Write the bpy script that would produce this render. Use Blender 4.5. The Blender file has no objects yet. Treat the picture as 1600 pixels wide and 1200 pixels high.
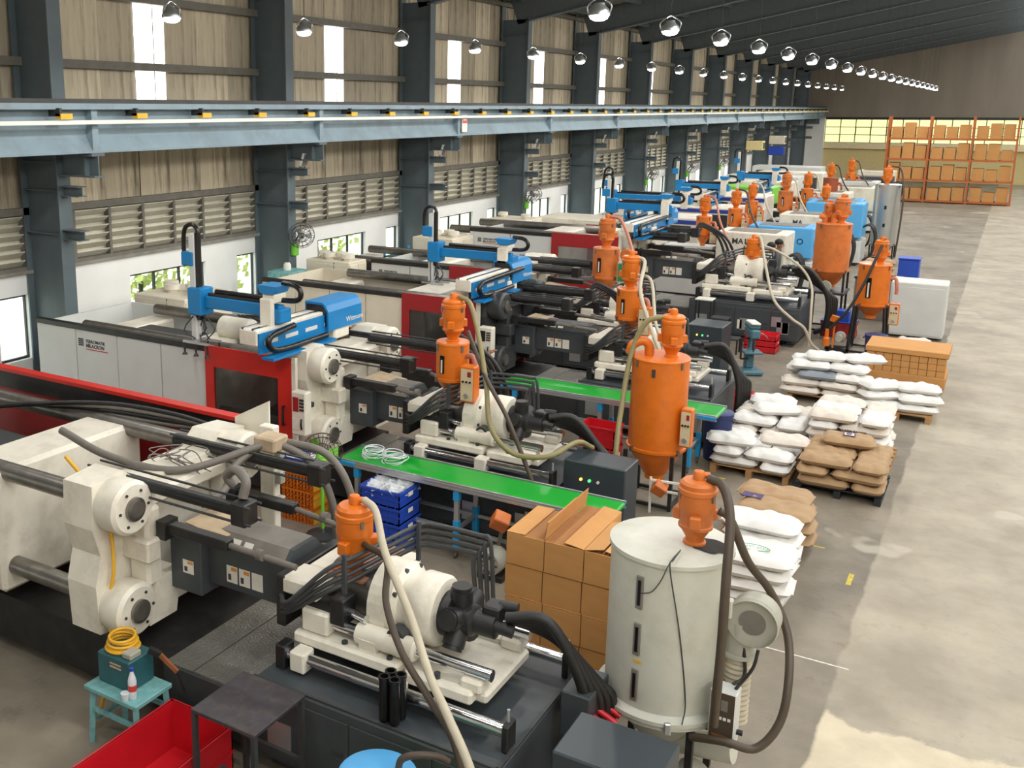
import bpy, math, random
from mathutils import Vector, Matrix
R = random.Random(7)
S = bpy.context.scene
C = S.collection
PI = math.pi

# ------------------------------------------------------------------ camera
cam_d = bpy.data.cameras.new('camera')
cam = bpy.data.objects.new('camera', cam_d)
C.objects.link(cam)
FPX, PCX, PCY = 1551.74, 577.0, 495.0          # focal length and principal point for a 1600 x 1200 frame
VY = Vector((1600 - PCX, PCY - 170, FPX)).normalized()
VX = -Vector((-1880 - PCX, PCY - 170, FPX)).normalized()
VXr, VYr = Vector((VX.x, VX.y, -VX.z)), Vector((VY.x, VY.y, -VY.z))
VZr = VXr.cross(VYr)
cam.matrix_world = Matrix.Translation((0, 0, 5.0)) @ Matrix((VXr, VYr, VZr)).to_4x4()
cam_d.sensor_fit = 'HORIZONTAL'
cam_d.sensor_width = 36.0
cam_d.lens = FPX / 1600 * 36
cam_d.shift_x = (800 - PCX) / 1600
cam_d.shift_y = -(600 - PCY) / 1600
cam_d.clip_end = 300
S.camera = cam

# ------------------------------------------------------------------ world, fill lights, exposure
W = bpy.data.worlds.new('sky'); S.world = W
W.use_nodes = True
bg = W.node_tree.nodes['Background']
bg.inputs[0].default_value = (0.93, 0.97, 1.0, 1)
bg.inputs[1].default_value = 3.2

def area(name, loc, sx, sy, power, col=(1, .97, .92), rot=(0, 0, 0)):
    d = bpy.data.lights.new(name, 'AREA'); d.shape = 'RECTANGLE'; d.size = sx; d.size_y = sy
    d.energy = power; d.color = col
    o = bpy.data.objects.new(name, d); C.objects.link(o); o.location = loc; o.rotation_euler = rot
    return o
# added fill lights, unseen: soft overhead along the ridge, and tilted to brighten the wall
area('ridge_fill', (1.6, 34, 10.3), 2.4, 84, 800)
area('wall_fill', (8.0, 30, 8.9), 2.4, 80, 2600, rot=(0, .95, 0))
LAMP_W = 120
S.view_settings.view_transform = 'Standard'
S.view_settings.look = 'None'
S.view_settings.gamma = 1
S.view_settings.use_curve_mapping = False
S.view_settings.exposure = 0.48

# ------------------------------------------------------------------ mesh helper
def sgn(a): return (a > 0) - (a < 0)
def smooth_path(pts, k=5):
    P = [Vector(p) for p in pts]
    if len(P) < 3 or k < 2: return P
    out = []
    for i in range(len(P) - 1):
        a, b = P[i], P[i + 1]
        p0 = P[i - 1] if i else a * 2 - b
        p3 = P[i + 2] if i + 2 < len(P) else b * 2 - a
        for j in range(k):
            t = j / k
            out.append(0.5 * ((2 * a) + (b - p0) * t + (2 * p0 - 5 * a + 4 * b - p3) * t * t + (3 * a - p0 - 3 * b + p3) * t ** 3))
    out.append(P[-1])
    return out
class MB:
    def __init__(s): s.v = []; s.f = []; s.sm = []; s.T = None
    def add(s, vs, fs, sm=False):
        o = len(s.v)
        for p in vs:
            p = Vector(p)
            s.v.append(tuple(s.T @ p) if s.T else tuple(p))
        for f in fs:
            s.f.append([i + o for i in f]); s.sm.append(sm)
        return s
    def bx(s, x0, x1, y0, y1, z0, z1, b=0.0):
        if x0 > x1: x0, x1 = x1, x0
        if y0 > y1: y0, y1 = y1, y0
        if z0 > z1: z0, z1 = z1, z0
        if b <= 0:
            return s.add([(x0,y0,z0),(x1,y0,z0),(x1,y1,z0),(x0,y1,z0),(x0,y0,z1),(x1,y0,z1),(x1,y1,z1),(x0,y1,z1)],
                         [(0,3,2,1),(4,5,6,7),(0,1,5,4),(1,2,6,5),(2,3,7,6),(3,0,4,7)])
        b = min(b, (x1-x0)*.49, (y1-y0)*.49, (z1-z0)*.49)
        cx, cy, cz = (x0+x1)/2, (y0+y1)/2, (z0+z1)/2
        hx, hy, hz = (x1-x0)/2, (y1-y0)/2, (z1-z0)/2
        V = []; idx = {}
        for sx in (-1, 1):
            for sy in (-1, 1):
                for sz in (-1, 1):
                    for ax in range(3):
                        d = [hx-b, hy-b, hz-b]; d[ax] += b
                        idx[(sx, sy, sz, ax)] = len(V)
                        V.append((cx+sx*d[0], cy+sy*d[1], cz+sz*d[2]))
        F = []
        def quad(a):
            ctr = Vector((cx, cy, cz)); q = [Vector(V[i]) for i in a]
            n = (q[1]-q[0]).cross(q[2]-q[0]); m = sum(q, Vector()) / len(q) - ctr
            F.append(a if n.dot(m) > 0 else a[::-1])
        for ax in range(3):
            for sg in (-1, 1):
                ks = []
                for (u, w) in ((-1,-1),(1,-1),(1,1),(-1,1)):
                    t = [0,0,0]; t[ax] = sg; o = [i for i in range(3) if i != ax]; t[o[0]] = u; t[o[1]] = w
                    ks.append(idx[(t[0],t[1],t[2],ax)])
                quad(ks)
        for ax in range(3):                      # edge along ax
            o = [i for i in range(3) if i != ax]
            for u in (-1, 1):
                for w in (-1, 1):
                    t0 = [0,0,0]; t0[o[0]] = u; t0[o[1]] = w
                    a = t0[:]; a[ax] = -1; c = t0[:]; c[ax] = 1
                    quad([idx[(*a, o[0])], idx[(*c, o[0])], idx[(*c, o[1])], idx[(*a, o[1])]])
        for sx in (-1, 1):
            for sy in (-1, 1):
                for sz in (-1, 1): quad([idx[(sx,sy,sz,0)], idx[(sx,sy,sz,1)], idx[(sx,sy,sz,2)]])
        return s.add(V, F)
    def box(s, c, d, b=0.0): return s.bx(c[0]-d[0]/2, c[0]+d[0]/2, c[1]-d[1]/2, c[1]+d[1]/2, c[2]-d[2]/2, c[2]+d[2]/2, b)
    def obox(s, c, d, rot, b=0.0):
        """box turned by euler rot about its centre"""
        T0 = s.T; from_e = Matrix.Translation(c) @ Matrix.Rotation(rot[2],4,'Z') @ Matrix.Rotation(rot[1],4,'Y') @ Matrix.Rotation(rot[0],4,'X')
        s.T = (T0 @ from_e) if T0 else from_e
        s.box((0,0,0), d, b); s.T = T0
        return s
    def bar(s, p0, p1, w, h=None, b=0.0):
        """square bar from p0 to p1"""
        p0, p1 = Vector(p0), Vector(p1); d = p1 - p0; L = d.length; h = h or w
        q = d.to_track_quat('X', 'Z').to_matrix().to_4x4()
        T0 = s.T; m = Matrix.Translation((p0+p1)/2) @ q
        s.T = (T0 @ m) if T0 else m
        s.box((0,0,0), (L, w, h), b); s.T = T0
        return s
    def cyl(s, p0, p1, r, n=16, r2=None, caps=True):
        p0, p1 = Vector(p0), Vector(p1); r2 = r if r2 is None else r2
        d = (p1-p0).normalized(); a = d.orthogonal().normalized(); c = d.cross(a)
        V = []
        for p, q in ((p0, r), (p1, r2)):
            for i in range(n):
                t = 2*PI*i/n; V.append(p + a*(math.cos(t)*q) + c*(math.sin(t)*q))
        s.add(V, [(i, (i+1) % n, n+(i+1) % n, n+i) for i in range(n)], True)
        if caps:
            if r > 1e-5: s.add(V[:n], [tuple(range(n-1, -1, -1))])
            if r2 > 1e-5: s.add(V[n:], [tuple(range(n))])
        return s
    def tube(s, pts, r, n=8, k=5, caps=True):
        P = smooth_path(pts, k)
        T = []
        for i in range(len(P)):
            t = P[min(i+1, len(P)-1)] - P[max(i-1, 0)]
            T.append(t.normalized() if t.length > 1e-9 else Vector((0, 0, 1)))
        a = T[0].orthogonal().normalized(); V = []
        for i, p in enumerate(P):
            a = (a - T[i]*a.dot(T[i])); a = a.normalized() if a.length > 1e-6 else T[i].orthogonal().normalized()
            c = T[i].cross(a); q = r[min(i, len(r)-1)] if isinstance(r, (list, tuple)) else r
            for j in range(n):
                t = 2*PI*j/n; V.append(p + a*(math.cos(t)*q) + c*(math.sin(t)*q))
        F = []
        for i in range(len(P)-1):
            for j in range(n):
                F.append((i*n+j, i*n+(j+1) % n, (i+1)*n+(j+1) % n, (i+1)*n+j))
        s.add(V, F, True)
        if caps:
            s.add(V[:n], [tuple(range(n-1, -1, -1))]); s.add(V[-n:], [tuple(range(n))])
        return s
    def ring(s, c, rad, r, axis=(0, 0, 1), n=28, m=8):
        """torus"""
        ax = Vector(axis).normalized(); a = ax.orthogonal().normalized(); b = ax.cross(a); c = Vector(c); V = []
        for i in range(n):
            t = 2*PI*i/n; u = a*math.cos(t)+b*math.sin(t)
            for j in range(m):
                q = 2*PI*j/m; V.append(c+u*(rad+r*math.cos(q))+ax*(r*math.sin(q)))
        F = [(i*m+j, ((i+1) % n)*m+j, ((i+1) % n)*m+(j+1) % m, i*m+(j+1) % m) for i in range(n) for j in range(m)]
        return s.add(V, F, True)
    def lathe(s, prof, c=(0, 0, 0), n=28, axis='z', close=True):
        """prof: (radius, height) pairs from bottom to top"""
        def P(r, h, t):
            x, y = r*math.cos(t), r*math.sin(t)
            if axis == 'z': q = (x, y, h)
            elif axis == 'x': q = (h, x, y)
            else: q = (y, h, x)
            return Vector(c) + Vector(q)
        run = []
        def flush(run):
            if len(run) < 2: return
            V = [P(r, h, 2*PI*i/n) for r, h in run for i in range(n)]
            F = [(k*n+i, k*n+(i+1) % n, (k+1)*n+(i+1) % n, (k+1)*n+i) for k in range(len(run)-1) for i in range(n)]
            s.add(V, F, True)
        for k, p in enumerate(prof):
            run.append(p)
            if 0 < k < len(prof)-1:
                a = Vector((p[0]-prof[k-1][0], p[1]-prof[k-1][1])); b = Vector((prof[k+1][0]-p[0], prof[k+1][1]-p[1]))
                if a.length > 0 and b.length > 0 and a.angle(b) > .6:
                    flush(run); run = [p]
        flush(run)
        if close:
            for (r, h), rev in ((prof[0], True), (prof[-1], False)):
                if r > 1e-5:
                    V = [P(r, h, 2*PI*i/n) for i in range(n)]
                    s.add(V, [tuple(range(n-1, -1, -1)) if rev else tuple(range(n))])
        return s
    def prism(s, poly, axis, a, b):
        """extrude a 2d outline along axis: x -> (y,z), y -> (x,z), z -> (x,y)"""
        n = len(poly)
        def P(u, w, h): return {'x': (h, u, w), 'y': (u, h, w), 'z': (u, w, h)}[axis]
        V = [P(u, w, a) for u, w in poly] + [P(u, w, b) for u, w in poly]
        ar = sum(poly[i][0]*poly[(i+1) % n][1]-poly[(i+1) % n][0]*poly[i][1] for i in range(n))
        flip = (ar > 0) ^ (axis == 'y') ^ (b < a)
        F = [tuple(range(n)), tuple(range(2*n-1, n-1, -1))] + [(i, n+i, n+(i+1) % n, (i+1) % n) for i in range(n)]
        if not flip: F = [f[::-1] for f in F]
        return s.add(V, F)
    def ball(s, c, r, n=12, sc=(1, 1, 1)):
        V = []; m = max(4, n//2); c = Vector(c)
        for i in range(m+1):
            p = PI*i/m
            for j in range(n):
                t = 2*PI*j/n
                V.append(c+Vector((r*sc[0]*math.sin(p)*math.cos(t), r*sc[1]*math.sin(p)*math.sin(t), -r*sc[2]*math.cos(p))))
        F = [(i*n+j, i*n+(j+1) % n, (i+1)*n+(j+1) % n, (i+1)*n+j) for i in range(m) for j in range(n)]
        return s.add(V, F, True)
    def mesh(s, name):
        me = bpy.data.meshes.new(name); me.from_pydata(s.v, [], s.f)
        me.polygons.foreach_set('use_smooth', s.sm); me.update()
        return me
    def pieces(s):
        """separate loose pieces that do not touch one another"""
        par = list(range(len(s.v)))
        def find(i):
            while par[i] != i: par[i] = par[par[i]]; i = par[i]
            return i
        for f in s.f:
            a = find(f[0])
            for i in f[1:]: par[find(i)] = a
        box = {}
        for i, p in enumerate(s.v):
            r = find(i)
            if r not in box: box[r] = [list(p), list(p)]
            else:
                b = box[r]
                for k in range(3):
                    if p[k] < b[0][k]: b[0][k] = p[k]
                    if p[k] > b[1][k]: b[1][k] = p[k]
        K = list(box)
        if len(K) < 2 or len(K) > 160: return [s]
        e = .003
        for i in range(len(K)):
            for j in range(i):
                if find(K[i]) != find(K[j]):
                    A, B = box[K[i]], box[K[j]]
                    if all(A[0][k] <= B[1][k]+e and B[0][k] <= A[1][k]+e for k in range(3)): par[find(K[i])] = find(K[j])
        G = {}
        for f, q in zip(s.f, s.sm): G.setdefault(find(f[0]), []).append((f, q))
        if len(G) < 2: return [s]
        out = []
        for fs in G.values():
            m = MB(); mp = {}
            for f, q in fs:
                for i in f:
                    if i not in mp: mp[i] = len(m.v); m.v.append(s.v[i])
                m.f.append([mp[i] for i in f]); m.sm.append(q)
            out.append(m)
        return out
    def build(s, name, mat, parent=None, **kw):
        if parent and kw.get('kind') != 'stuff':
            ps = s.pieces()
            if len(ps) > 1: return [p.build1(name, mat, parent, **kw) for p in ps][0]
        return s.build1(name, mat, parent, **kw)
    def build1(s, name, mat, parent=None, **kw):
        me = s.mesh(name); me.materials.append(MAT[mat] if isinstance(mat, str) else mat)
        return link(name, me, parent, **kw)
def link(name, me, parent=None, loc=None, rz=0, kind=None, label=None):
    o = bpy.data.objects.new(name, me); C.objects.link(o)
    if parent: o.parent = parent
    if loc: o.location = loc
    if rz: o.rotation_euler = (0, 0, rz)
    if kind: o['kind'] = kind
    if label: o['label'] = label
    return o
def tag(o, label, cat, group=None):
    o['label'] = label; o['category'] = cat
    if group: o['group'] = group
    return o
def thing(name, label, cat, loc=(0, 0, 0), rz=0, group=None):
    o = bpy.data.objects.new(name, None); C.objects.link(o); o.location = loc; o.rotation_euler = (0, 0, rz)
    o.empty_display_size = .1
    return tag(o, label, cat, group)
def copy_tree(o, parent=None, loc=None, rz=None, label=None, group=None):
    c = o.copy(); C.objects.link(c)
    if parent: c.parent = parent
    if loc is not None: c.location = loc
    if rz is not None: c.rotation_euler = (0, 0, rz)
    if label: c['label'] = label
    if group: c['group'] = group
    for ch in o.children: copy_tree(ch, c)
    return c
def text_mesh(txt, size, mat, parent, T, name='lettering', extrude=.001, align='LEFT', bold=False):
    """flat lettering: T places the text (x right, y up, z out of the surface)"""
    cu = bpy.data.curves.new('txt', 'FONT'); cu.body = txt; cu.size = size; cu.extrude = extrude; cu.align_x = align
    cu.resolution_u = 2
    if bold: cu.offset = size*.03
    ob = bpy.data.objects.new('txt', cu); C.objects.link(ob)
    bpy.context.view_layer.update()
    me = bpy.data.meshes.new_from_object(ob.evaluated_get(bpy.context.evaluated_depsgraph_get()))
    bpy.data.objects.remove(ob); bpy.data.curves.remove(cu)
    me.transform(T); me.materials.clear(); me.materials.append(MAT[mat])
    return link(name, me, parent)
def face_T(loc, n='-y', tilt=0):
    """matrix for something flat on a face whose outward normal is n"""
    r = {'-y': Matrix.Rotation(PI/2, 4, 'X'), '+x': Matrix.Rotation(PI/2, 4, 'Z') @ Matrix.Rotation(PI/2, 4, 'X'), '+z': Matrix.Identity(4)}[n]
    return Matrix.Translation(loc) @ r @ Matrix.Rotation(tilt, 4, 'Z')

# ------------------------------------------------------------------ materials
def lin(c): return tuple((x/255/12.92 if x/255 <= .04045 else ((x/255+.055)/1.055)**2.4) for x in c)
MAT = {}
def pm(name, rgb, rough=.5, metal=0.0, mott=.0, sc=6.0, dirt=None, dsc=2.0, damt=.5, bump=0.0, bsc=40.0, stretch=None, coat=0, rnd=0.0, emit=0):
    m = bpy.data.materials.new(name); m.use_nodes = True; nt = m.node_tree; N = nt.nodes; L = nt.links
    b = N['Principled BSDF']; col = (*lin(rgb), 1)
    b.inputs['Roughness'].default_value = rough; b.inputs['Metallic'].default_value = metal
    b.inputs['Base Color'].default_value = col
    if coat: b.inputs['Coat Weight'].default_value = coat; b.inputs['Coat Roughness'].default_value = .15
    if emit: b.inputs['Emission Color'].default_value = col; b.inputs['Emission Strength'].default_value = emit
    MAT[name] = m
    if not (mott or dirt or bump or rnd): return m
    tc = N.new('ShaderNodeTexCoord'); mp = N.new('ShaderNodeMapping'); L.new(tc.outputs['Object'], mp.inputs[0])
    if stretch: mp.inputs['Scale'].default_value = stretch
    out = None
    if mott:
        nz = N.new('ShaderNodeTexNoise'); nz.inputs['Scale'].default_value = sc; nz.inputs['Detail'].default_value = 5; L.new(mp.outputs[0], nz.inputs[0])
        rp = N.new('ShaderNodeMapRange'); rp.inputs[1].default_value = .3; rp.inputs[2].default_value = .7
        rp.inputs[3].default_value = 1-mott; rp.inputs[4].default_value = 1+mott*.4; L.new(nz.outputs[0], rp.inputs[0])
        mx = N.new('ShaderNodeMix'); mx.data_type = 'RGBA'; mx.blend_type = 'MULTIPLY'; mx.inputs[0].default_value = 1
        mx.inputs[6].default_value = col; L.new(rp.outputs[0], mx.inputs[7]); out = mx.outputs[2]
    if dirt:
        nz = N.new('ShaderNodeTexNoise'); nz.inputs['Scale'].default_value = dsc; nz.inputs['Detail'].default_value = 8; nz.inputs['Roughness'].default_value = .7
        L.new(mp.outputs[0], nz.inputs[0])
        rp = N.new('ShaderNodeMapRange'); rp.inputs[1].default_value = .48; rp.inputs[2].default_value = .72; rp.inputs[4].default_value = damt; L.new(nz.outputs[0], rp.inputs[0])
        mx = N.new('ShaderNodeMix'); mx.data_type = 'RGBA'; L.new(rp.outputs[0], mx.inputs[0])
        if out: L.new(out, mx.inputs[6])
        else: mx.inputs[6].default_value = col
        mx.inputs[7].default_value = (*lin(dirt), 1); out = mx.outputs[2]
    if rnd:
        oi = N.new('ShaderNodeObjectInfo'); rp = N.new('ShaderNodeMapRange'); rp.inputs[3].default_value = 1-rnd; rp.inputs[4].default_value = 1+rnd*.5
        L.new(oi.outputs['Random'], rp.inputs[0])
        mx = N.new('ShaderNodeMix'); mx.data_type = 'RGBA'; mx.blend_type = 'MULTIPLY'; mx.inputs[0].default_value = 1
        if out: L.new(out, mx.inputs[6])
        else: mx.inputs[6].default_value = col
        L.new(rp.outputs[0], mx.inputs[7]); out = mx.outputs[2]
    if out: L.new(out, b.inputs['Base Color'])
    if bump:
        nz = N.new('ShaderNodeTexNoise'); nz.inputs['Scale'].default_value = bsc; nz.inputs['Detail'].default_value = 4; L.new(mp.outputs[0], nz.inputs[0])
        bp = N.new('ShaderNodeBump'); bp.inputs['Strength'].default_value = bump; bp.inputs['Distance'].default_value = .02
        L.new(nz.outputs[0], bp.inputs['Height']); L.new(bp.outputs[0], b.inputs['Normal'])
    return m
pm('column', (86, 98, 103), .55, mott=.12, sc=3)
pm('girder', (128, 148, 158), .5, mott=.12, sc=2, dirt=(95, 95, 92), dsc=1.2, damt=.45)
pm('girt', (112, 108, 98), .6, mott=.2, sc=5)
pm('sheet', (206, 192, 166), .75, mott=.22, sc=1.6, dirt=(84, 74, 58), dsc=1.7, damt=.95, stretch=(1, 2.6, .22), rnd=.34)
pm('strip_glow', (255, 255, 252), .5, emit=3.2)
pm('white_wall', (236, 236, 232), .85, mott=.05, sc=1.5)
pm('ledge', (140, 136, 126), .9, mott=.25, sc=4)
pm('louvre', (212, 208, 190), .6, mott=.15, sc=3, dirt=(120, 112, 95), dsc=1.5, damt=.6)
pm('dark_steel', (62, 62, 60), .5, metal=.3, mott=.2)
pm('rail_white', (226, 224, 214), .5)
pm('yellow', (226, 176, 44), .5, mott=.1)
pm('ceiling', (122, 120, 112), .8, mott=.15, sc=.8)
pm('rafter', (90, 97, 99), .6, mott=.1)
pm('back_sheet', (150, 140, 126), .8, mott=.2, sc=.5, stretch=(2, 1, .3))
pm('cream_wall', (238, 224, 182), .85, mott=.06)
pm('tan_wall', (220, 202, 146), .85, mott=.06)
pm('pane_yellow', (240, 240, 172), .25, emit=.75)
pm('mullion', (120, 124, 96), .6)
pm('lamp_metal', (196, 198, 198), .3, metal=.8)
pm('lamp_lens', (255, 255, 255), .4, emit=22)
pm('cord', (60, 60, 58), .7)
pm('leaf', (176, 184, 110), .8, mott=.25, sc=9)
pm('outside', (200, 200, 170), .9)
pm('glass', (235, 245, 245), .05)
g = MAT['glass'].node_tree.nodes['Principled BSDF']; g.inputs['Transmission Weight'].default_value = 1; g.inputs['IOR'].default_value = 1.05
pm('alu', (196, 198, 200), .35, metal=.75, mott=.05)
pm('chrome', (225, 227, 230), .14, metal=1.0)
pm('steel_worn', (140, 136, 130), .35, metal=.85, mott=.25, sc=8)

def floor_material():
    m = bpy.data.materials.new('concrete'); m.use_nodes = True; nt = m.node_tree; N = nt.nodes; L = nt.links; b = N['Principled BSDF']
    tc = N.new('ShaderNodeTexCoord')
    def noise(scale, det=6, rough=.6):
        n = N.new('ShaderNodeTexNoise'); n.inputs['Scale'].default_value = scale; n.inputs['Detail'].default_value = det; n.inputs['Roughness'].default_value = rough
        L.new(tc.outputs['Object'], n.inputs[0]); return n
    def ramp(src, a, b_, lo=0., hi=1.):
        r = N.new('ShaderNodeMapRange'); r.inputs[1].default_value = a; r.inputs[2].default_value = b_; r.inputs[3].default_value = lo; r.inputs[4].default_value = hi
        L.new(src, r.inputs[0]); return r.outputs[0]
    def mix(f, a, c):
        x = N.new('ShaderNodeMix'); x.data_type = 'RGBA'
        if isinstance(f, float): x.inputs[0].default_value = f
        else: L.new(f, x.inputs[0])
        for i, q in ((6, a), (7, c)):
            if isinstance(q, tuple): x.inputs[i].default_value = (*lin(q), 1)
            else: L.new(q, x.inputs[i])
        return x.outputs[2]
    sp = N.new('ShaderNodeSeparateXYZ'); L.new(tc.outputs['Object'], sp.inputs[0])
    wob = noise(1.3, 6); ad = N.new('ShaderNodeMath'); ad.operation = 'MULTIPLY_ADD'; L.new(wob.outputs[0], ad.inputs[0]); ad.inputs[1].default_value = .16; L.new(sp.outputs[0], ad.inputs[2])
    aisle = ramp(ad.outputs[0], -.79, -.76)                       # lighter slab of the gangway with a ragged edge
    c1 = mix(ramp(noise(.7, 8).outputs[0], .35, .65), (108, 100, 87), (142, 132, 116))
    c1 = mix(ramp(noise(2.2, 9, .75).outputs[0], .56, .74, 0, .7), c1, (82, 76, 68))
    c2 = mix(ramp(noise(.9, 8).outputs[0], .35, .65), (142, 133, 116), (170, 160, 141))
    c2 = mix(ramp(noise(5, 9, .8).outputs[0], .55, .75, 0, .5), c2, (116, 108, 95))
    c = mix(aisle, c1, c2)
    c = mix(ramp(noise(.55, 3).outputs[0], .655, .68, 0, .6), c, (182, 174, 158))   # pale cement patches
    w2 = noise(1.1, 6); a2 = N.new('ShaderNodeMath'); a2.operation = 'MULTIPLY_ADD'; L.new(w2.outputs[0], a2.inputs[0]); a2.inputs[1].default_value = 1.2; L.new(sp.outputs[1], a2.inputs[2])
    scr = N.new('ShaderNodeMath'); scr.operation = 'MULTIPLY'; L.new(ramp(a2.outputs[0], 9.1, 9.03), scr.inputs[0]); L.new(aisle, scr.inputs[1])
    c = mix(scr.outputs[0], c, mix(ramp(noise(2.5, 8).outputs[0], .35, .7), (206, 194, 168), (186, 173, 148)))   # newer cement screed at the near end
    L.new(c, b.inputs['Base Color'])
    L.new(ramp(noise(3).outputs[0], .3, .7, .5, .75), b.inputs['Roughness'])
    bp = N.new('ShaderNodeBump'); bp.inputs['Strength'].default_value = .15; bp.inputs['Distance'].default_value = .01
    L.new(noise(18, 8).outputs[0], bp.inputs['Height']); L.new(bp.outputs[0], b.inputs['Normal'])
    MAT['concrete'] = m
floor_material()

# ------------------------------------------------------------------ the hall
XW = -13.72                     # inside face of the left wall
COLY = [16.8 + 6*k for k in range(-4, 11)]
Y0, Y1 = -7.2, 80.0
fl = MB().bx(-13.9, 12, Y0, Y1, -.2, 0).build('floor', 'concrete', kind='structure')
pm('paint_yellow', (206, 186, 70), .7, mott=.5, sc=30)
pm('paint_white', (214, 210, 200), .7, mott=.3, sc=30)
for k, (x, y, dx, dy) in enumerate(((-1.02, 11.2, .05, .3), (-1.55, 11.9, .34, .03), (-2.95, 13.55, .12, .03), (-3.62, 14.5, .1, .05))):
    MB().bx(x-dx/2, x+dx/2, y-dy/2, y+dy/2, 0, .002).build('paint_mark', 'paint_yellow', fl)
for (x, y, dx, dy) in ((-1.15, 9.25, .75, .02), (-3.1, 16.9, 2.6, .05)):
    MB().bx(x-dx/2, x+dx/2, y-dy/2, y+dy/2, 0, .002).build('paint_line', 'paint_white', fl)

# masonry with window openings, one period per bay
wl = MB(); wins = []
for y in COLY[:-1]:
    for a, b in ((2.2, 4.28), (5.27, 5.88)):
        if y + b < 62: wins.append((y+a, y+b))
prev = Y0
for a, b in wins:
    if a < Y0: continue
    wl.bx(XW-.2, XW, prev, a, 0, 2.3); wl.bx(XW-.2, XW, a, b, 0, .85); wl.bx(XW-.2, XW, a, b, 1.95, 2.3); prev = b
wl.bx(XW-.2, XW, prev, Y1, 0, 2.3)
wall = wl.build('wall_left', 'white_wall', kind='structure')
MB().bx(XW-.22, XW+.06, Y0, Y1, 2.3, 2.36).build('ledge', 'ledge', wall)
wn = 0
for a, b in wins:
    if a < Y0 or a > 50: continue
    wn += 1
    fr = MB(); n = 3 if b-a > 1 else 1
    fr.bx(XW-.12, XW-.07, a, b, .85, .89).bx(XW-.12, XW-.07, a, b, 1.91, 1.95)
    for i in range(n+1):
        y = a + (b-a)*i/n; fr.bx(XW-.12, XW-.07, y-.02 if i else y, y+.02 if i < n else y, .85, 1.95)
    w = fr.build('window_%d' % wn, 'dark_steel', kind='structure')
    for i in range(n):
        MB().bx(XW-.1, XW-.095, a+(b-a)*i/n+.02, a+(b-a)*(i+1)/n-.02, .89, 1.91).build('pane', 'glass', w)

# louvre band above the masonry
lv = MB().bx(XW-.16, XW-.12, Y0, Y1, 2.36, 3.32).build('louvre_backing', 'louvre', wall)
MB().bx(XW-.12, XW+.05, Y0, Y1, 3.28, 3.4).bx(XW-.12, XW+.04, Y0, Y1, 2.36, 2.42).build('louvre_rail', 'girt', wall)
slat = MB(); dy = .79
slat.add([(-.06, 0, .0), (.07, 0, .1), (.07, dy, .1), (-.06, dy, 0), (-.06, 0, .015), (.07, 0, .115), (.07, dy, .115), (-.06, dy, .015)],
         [(0, 3, 2, 1), (4, 5, 6, 7), (0, 1, 5, 4), (1, 2, 6, 5), (2, 3, 7, 6), (3, 0, 4, 7)])
# the slat leans outwards towards the bottom of the opening
sm_ = slat.mesh('slat'); sm_.materials.append(MAT['louvre'])
far = MB(); post = MB()
for k, y in enumerate(COLY[:-1]):
    near = 1 <= k - 1 <= 8 and len([1 for c in COLY[:-1] if c < y]) in range(2, 8)
    for i in range(8):
        yy = y + .1 + i*(5.8/7)
        if i < 8: post.bx(XW-.08, XW+.03, yy-.03, yy+.03, 2.4, 3.3)
        if i < 7:
            for j in range(6):
                z = 2.42 + j*.145
                if near: link('slat', sm_, wall, loc=(XW-.04, yy, z))
                else: far.bx(XW-.09, XW-.01, yy, yy+.8, z+.03, z+.11)
post.build('louvre_posts', 'girt', wall)
far.build('far_slats', 'louvre', wall, kind='stuff')

# profiled wall sheets, each its own piece, with one translucent strip per bay
def sheet_mesh(w, z0, z1, nm):
    m = MB(); n = int(w/.058); pts = []
    for i in range(n+1):
        u = w*i/n; pts.append((u, .012*(1 if i % 2 else -1)))
    V = [(x, u, z0) for u, x in pts] + [(x, u, z1) for u, x in pts]
    m.add(V, [(i, i+1, n+2+i, n+1+i) for i in range(n)], True)
    me = m.mesh(nm); me.materials.append(MAT['sheet']); return me
MB().bx(XW-.12, XW-.1, Y0, Y1, 3.36, 8.6).build('sheet_backing', 'dark_steel', wall)
S1, S2 = sheet_mesh(.85, 3.38, 8.4, 'sheet'), sheet_mesh(.88, 3.38, 8.4, 'sheet')
S3, S4 = sheet_mesh(.76, 3.38, 5.0, 'sheet'), sheet_mesh(.76, 6.93, 8.4, 'sheet')
for y in COLY[:-1]:
    if y > 79: continue
    for i in range(3):
        link('sheet', S1, wall, loc=(XW-.05+.022*(i % 2), y+.06+i*.855, 0))
        link('sheet', S2, wall, loc=(XW-.05+.022*(i % 2), y+3.4+i*.872, 0))
    link('sheet', S3, wall, loc=(XW-.05, y+2.64, 0)); link('sheet', S4, wall, loc=(XW-.05, y+2.64, 0))
    st = MB().bx(XW-.06, XW-.05, y+2.64, y+3.4, 5.0, 6.93).build('translucent_strip', 'strip_glow', wall)
    MB().bx(XW-.05, XW-.035, y+3.1, y+3.115, 5.0, 6.93).build('strip_joint', 'girt', st)
MB().bx(XW-.02, XW+.13, Y0, Y1, 5.68, 5.82).build('girt', 'girt', wall)
MB().bx(XW-.02, XW+.13, Y0, Y1, 6.87, 7.01).build('girt', 'girt', wall)
MB().bx(XW-.02, XW+.13, Y0, Y1, 8.05, 8.17).build('girt', 'girt', wall)

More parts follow.
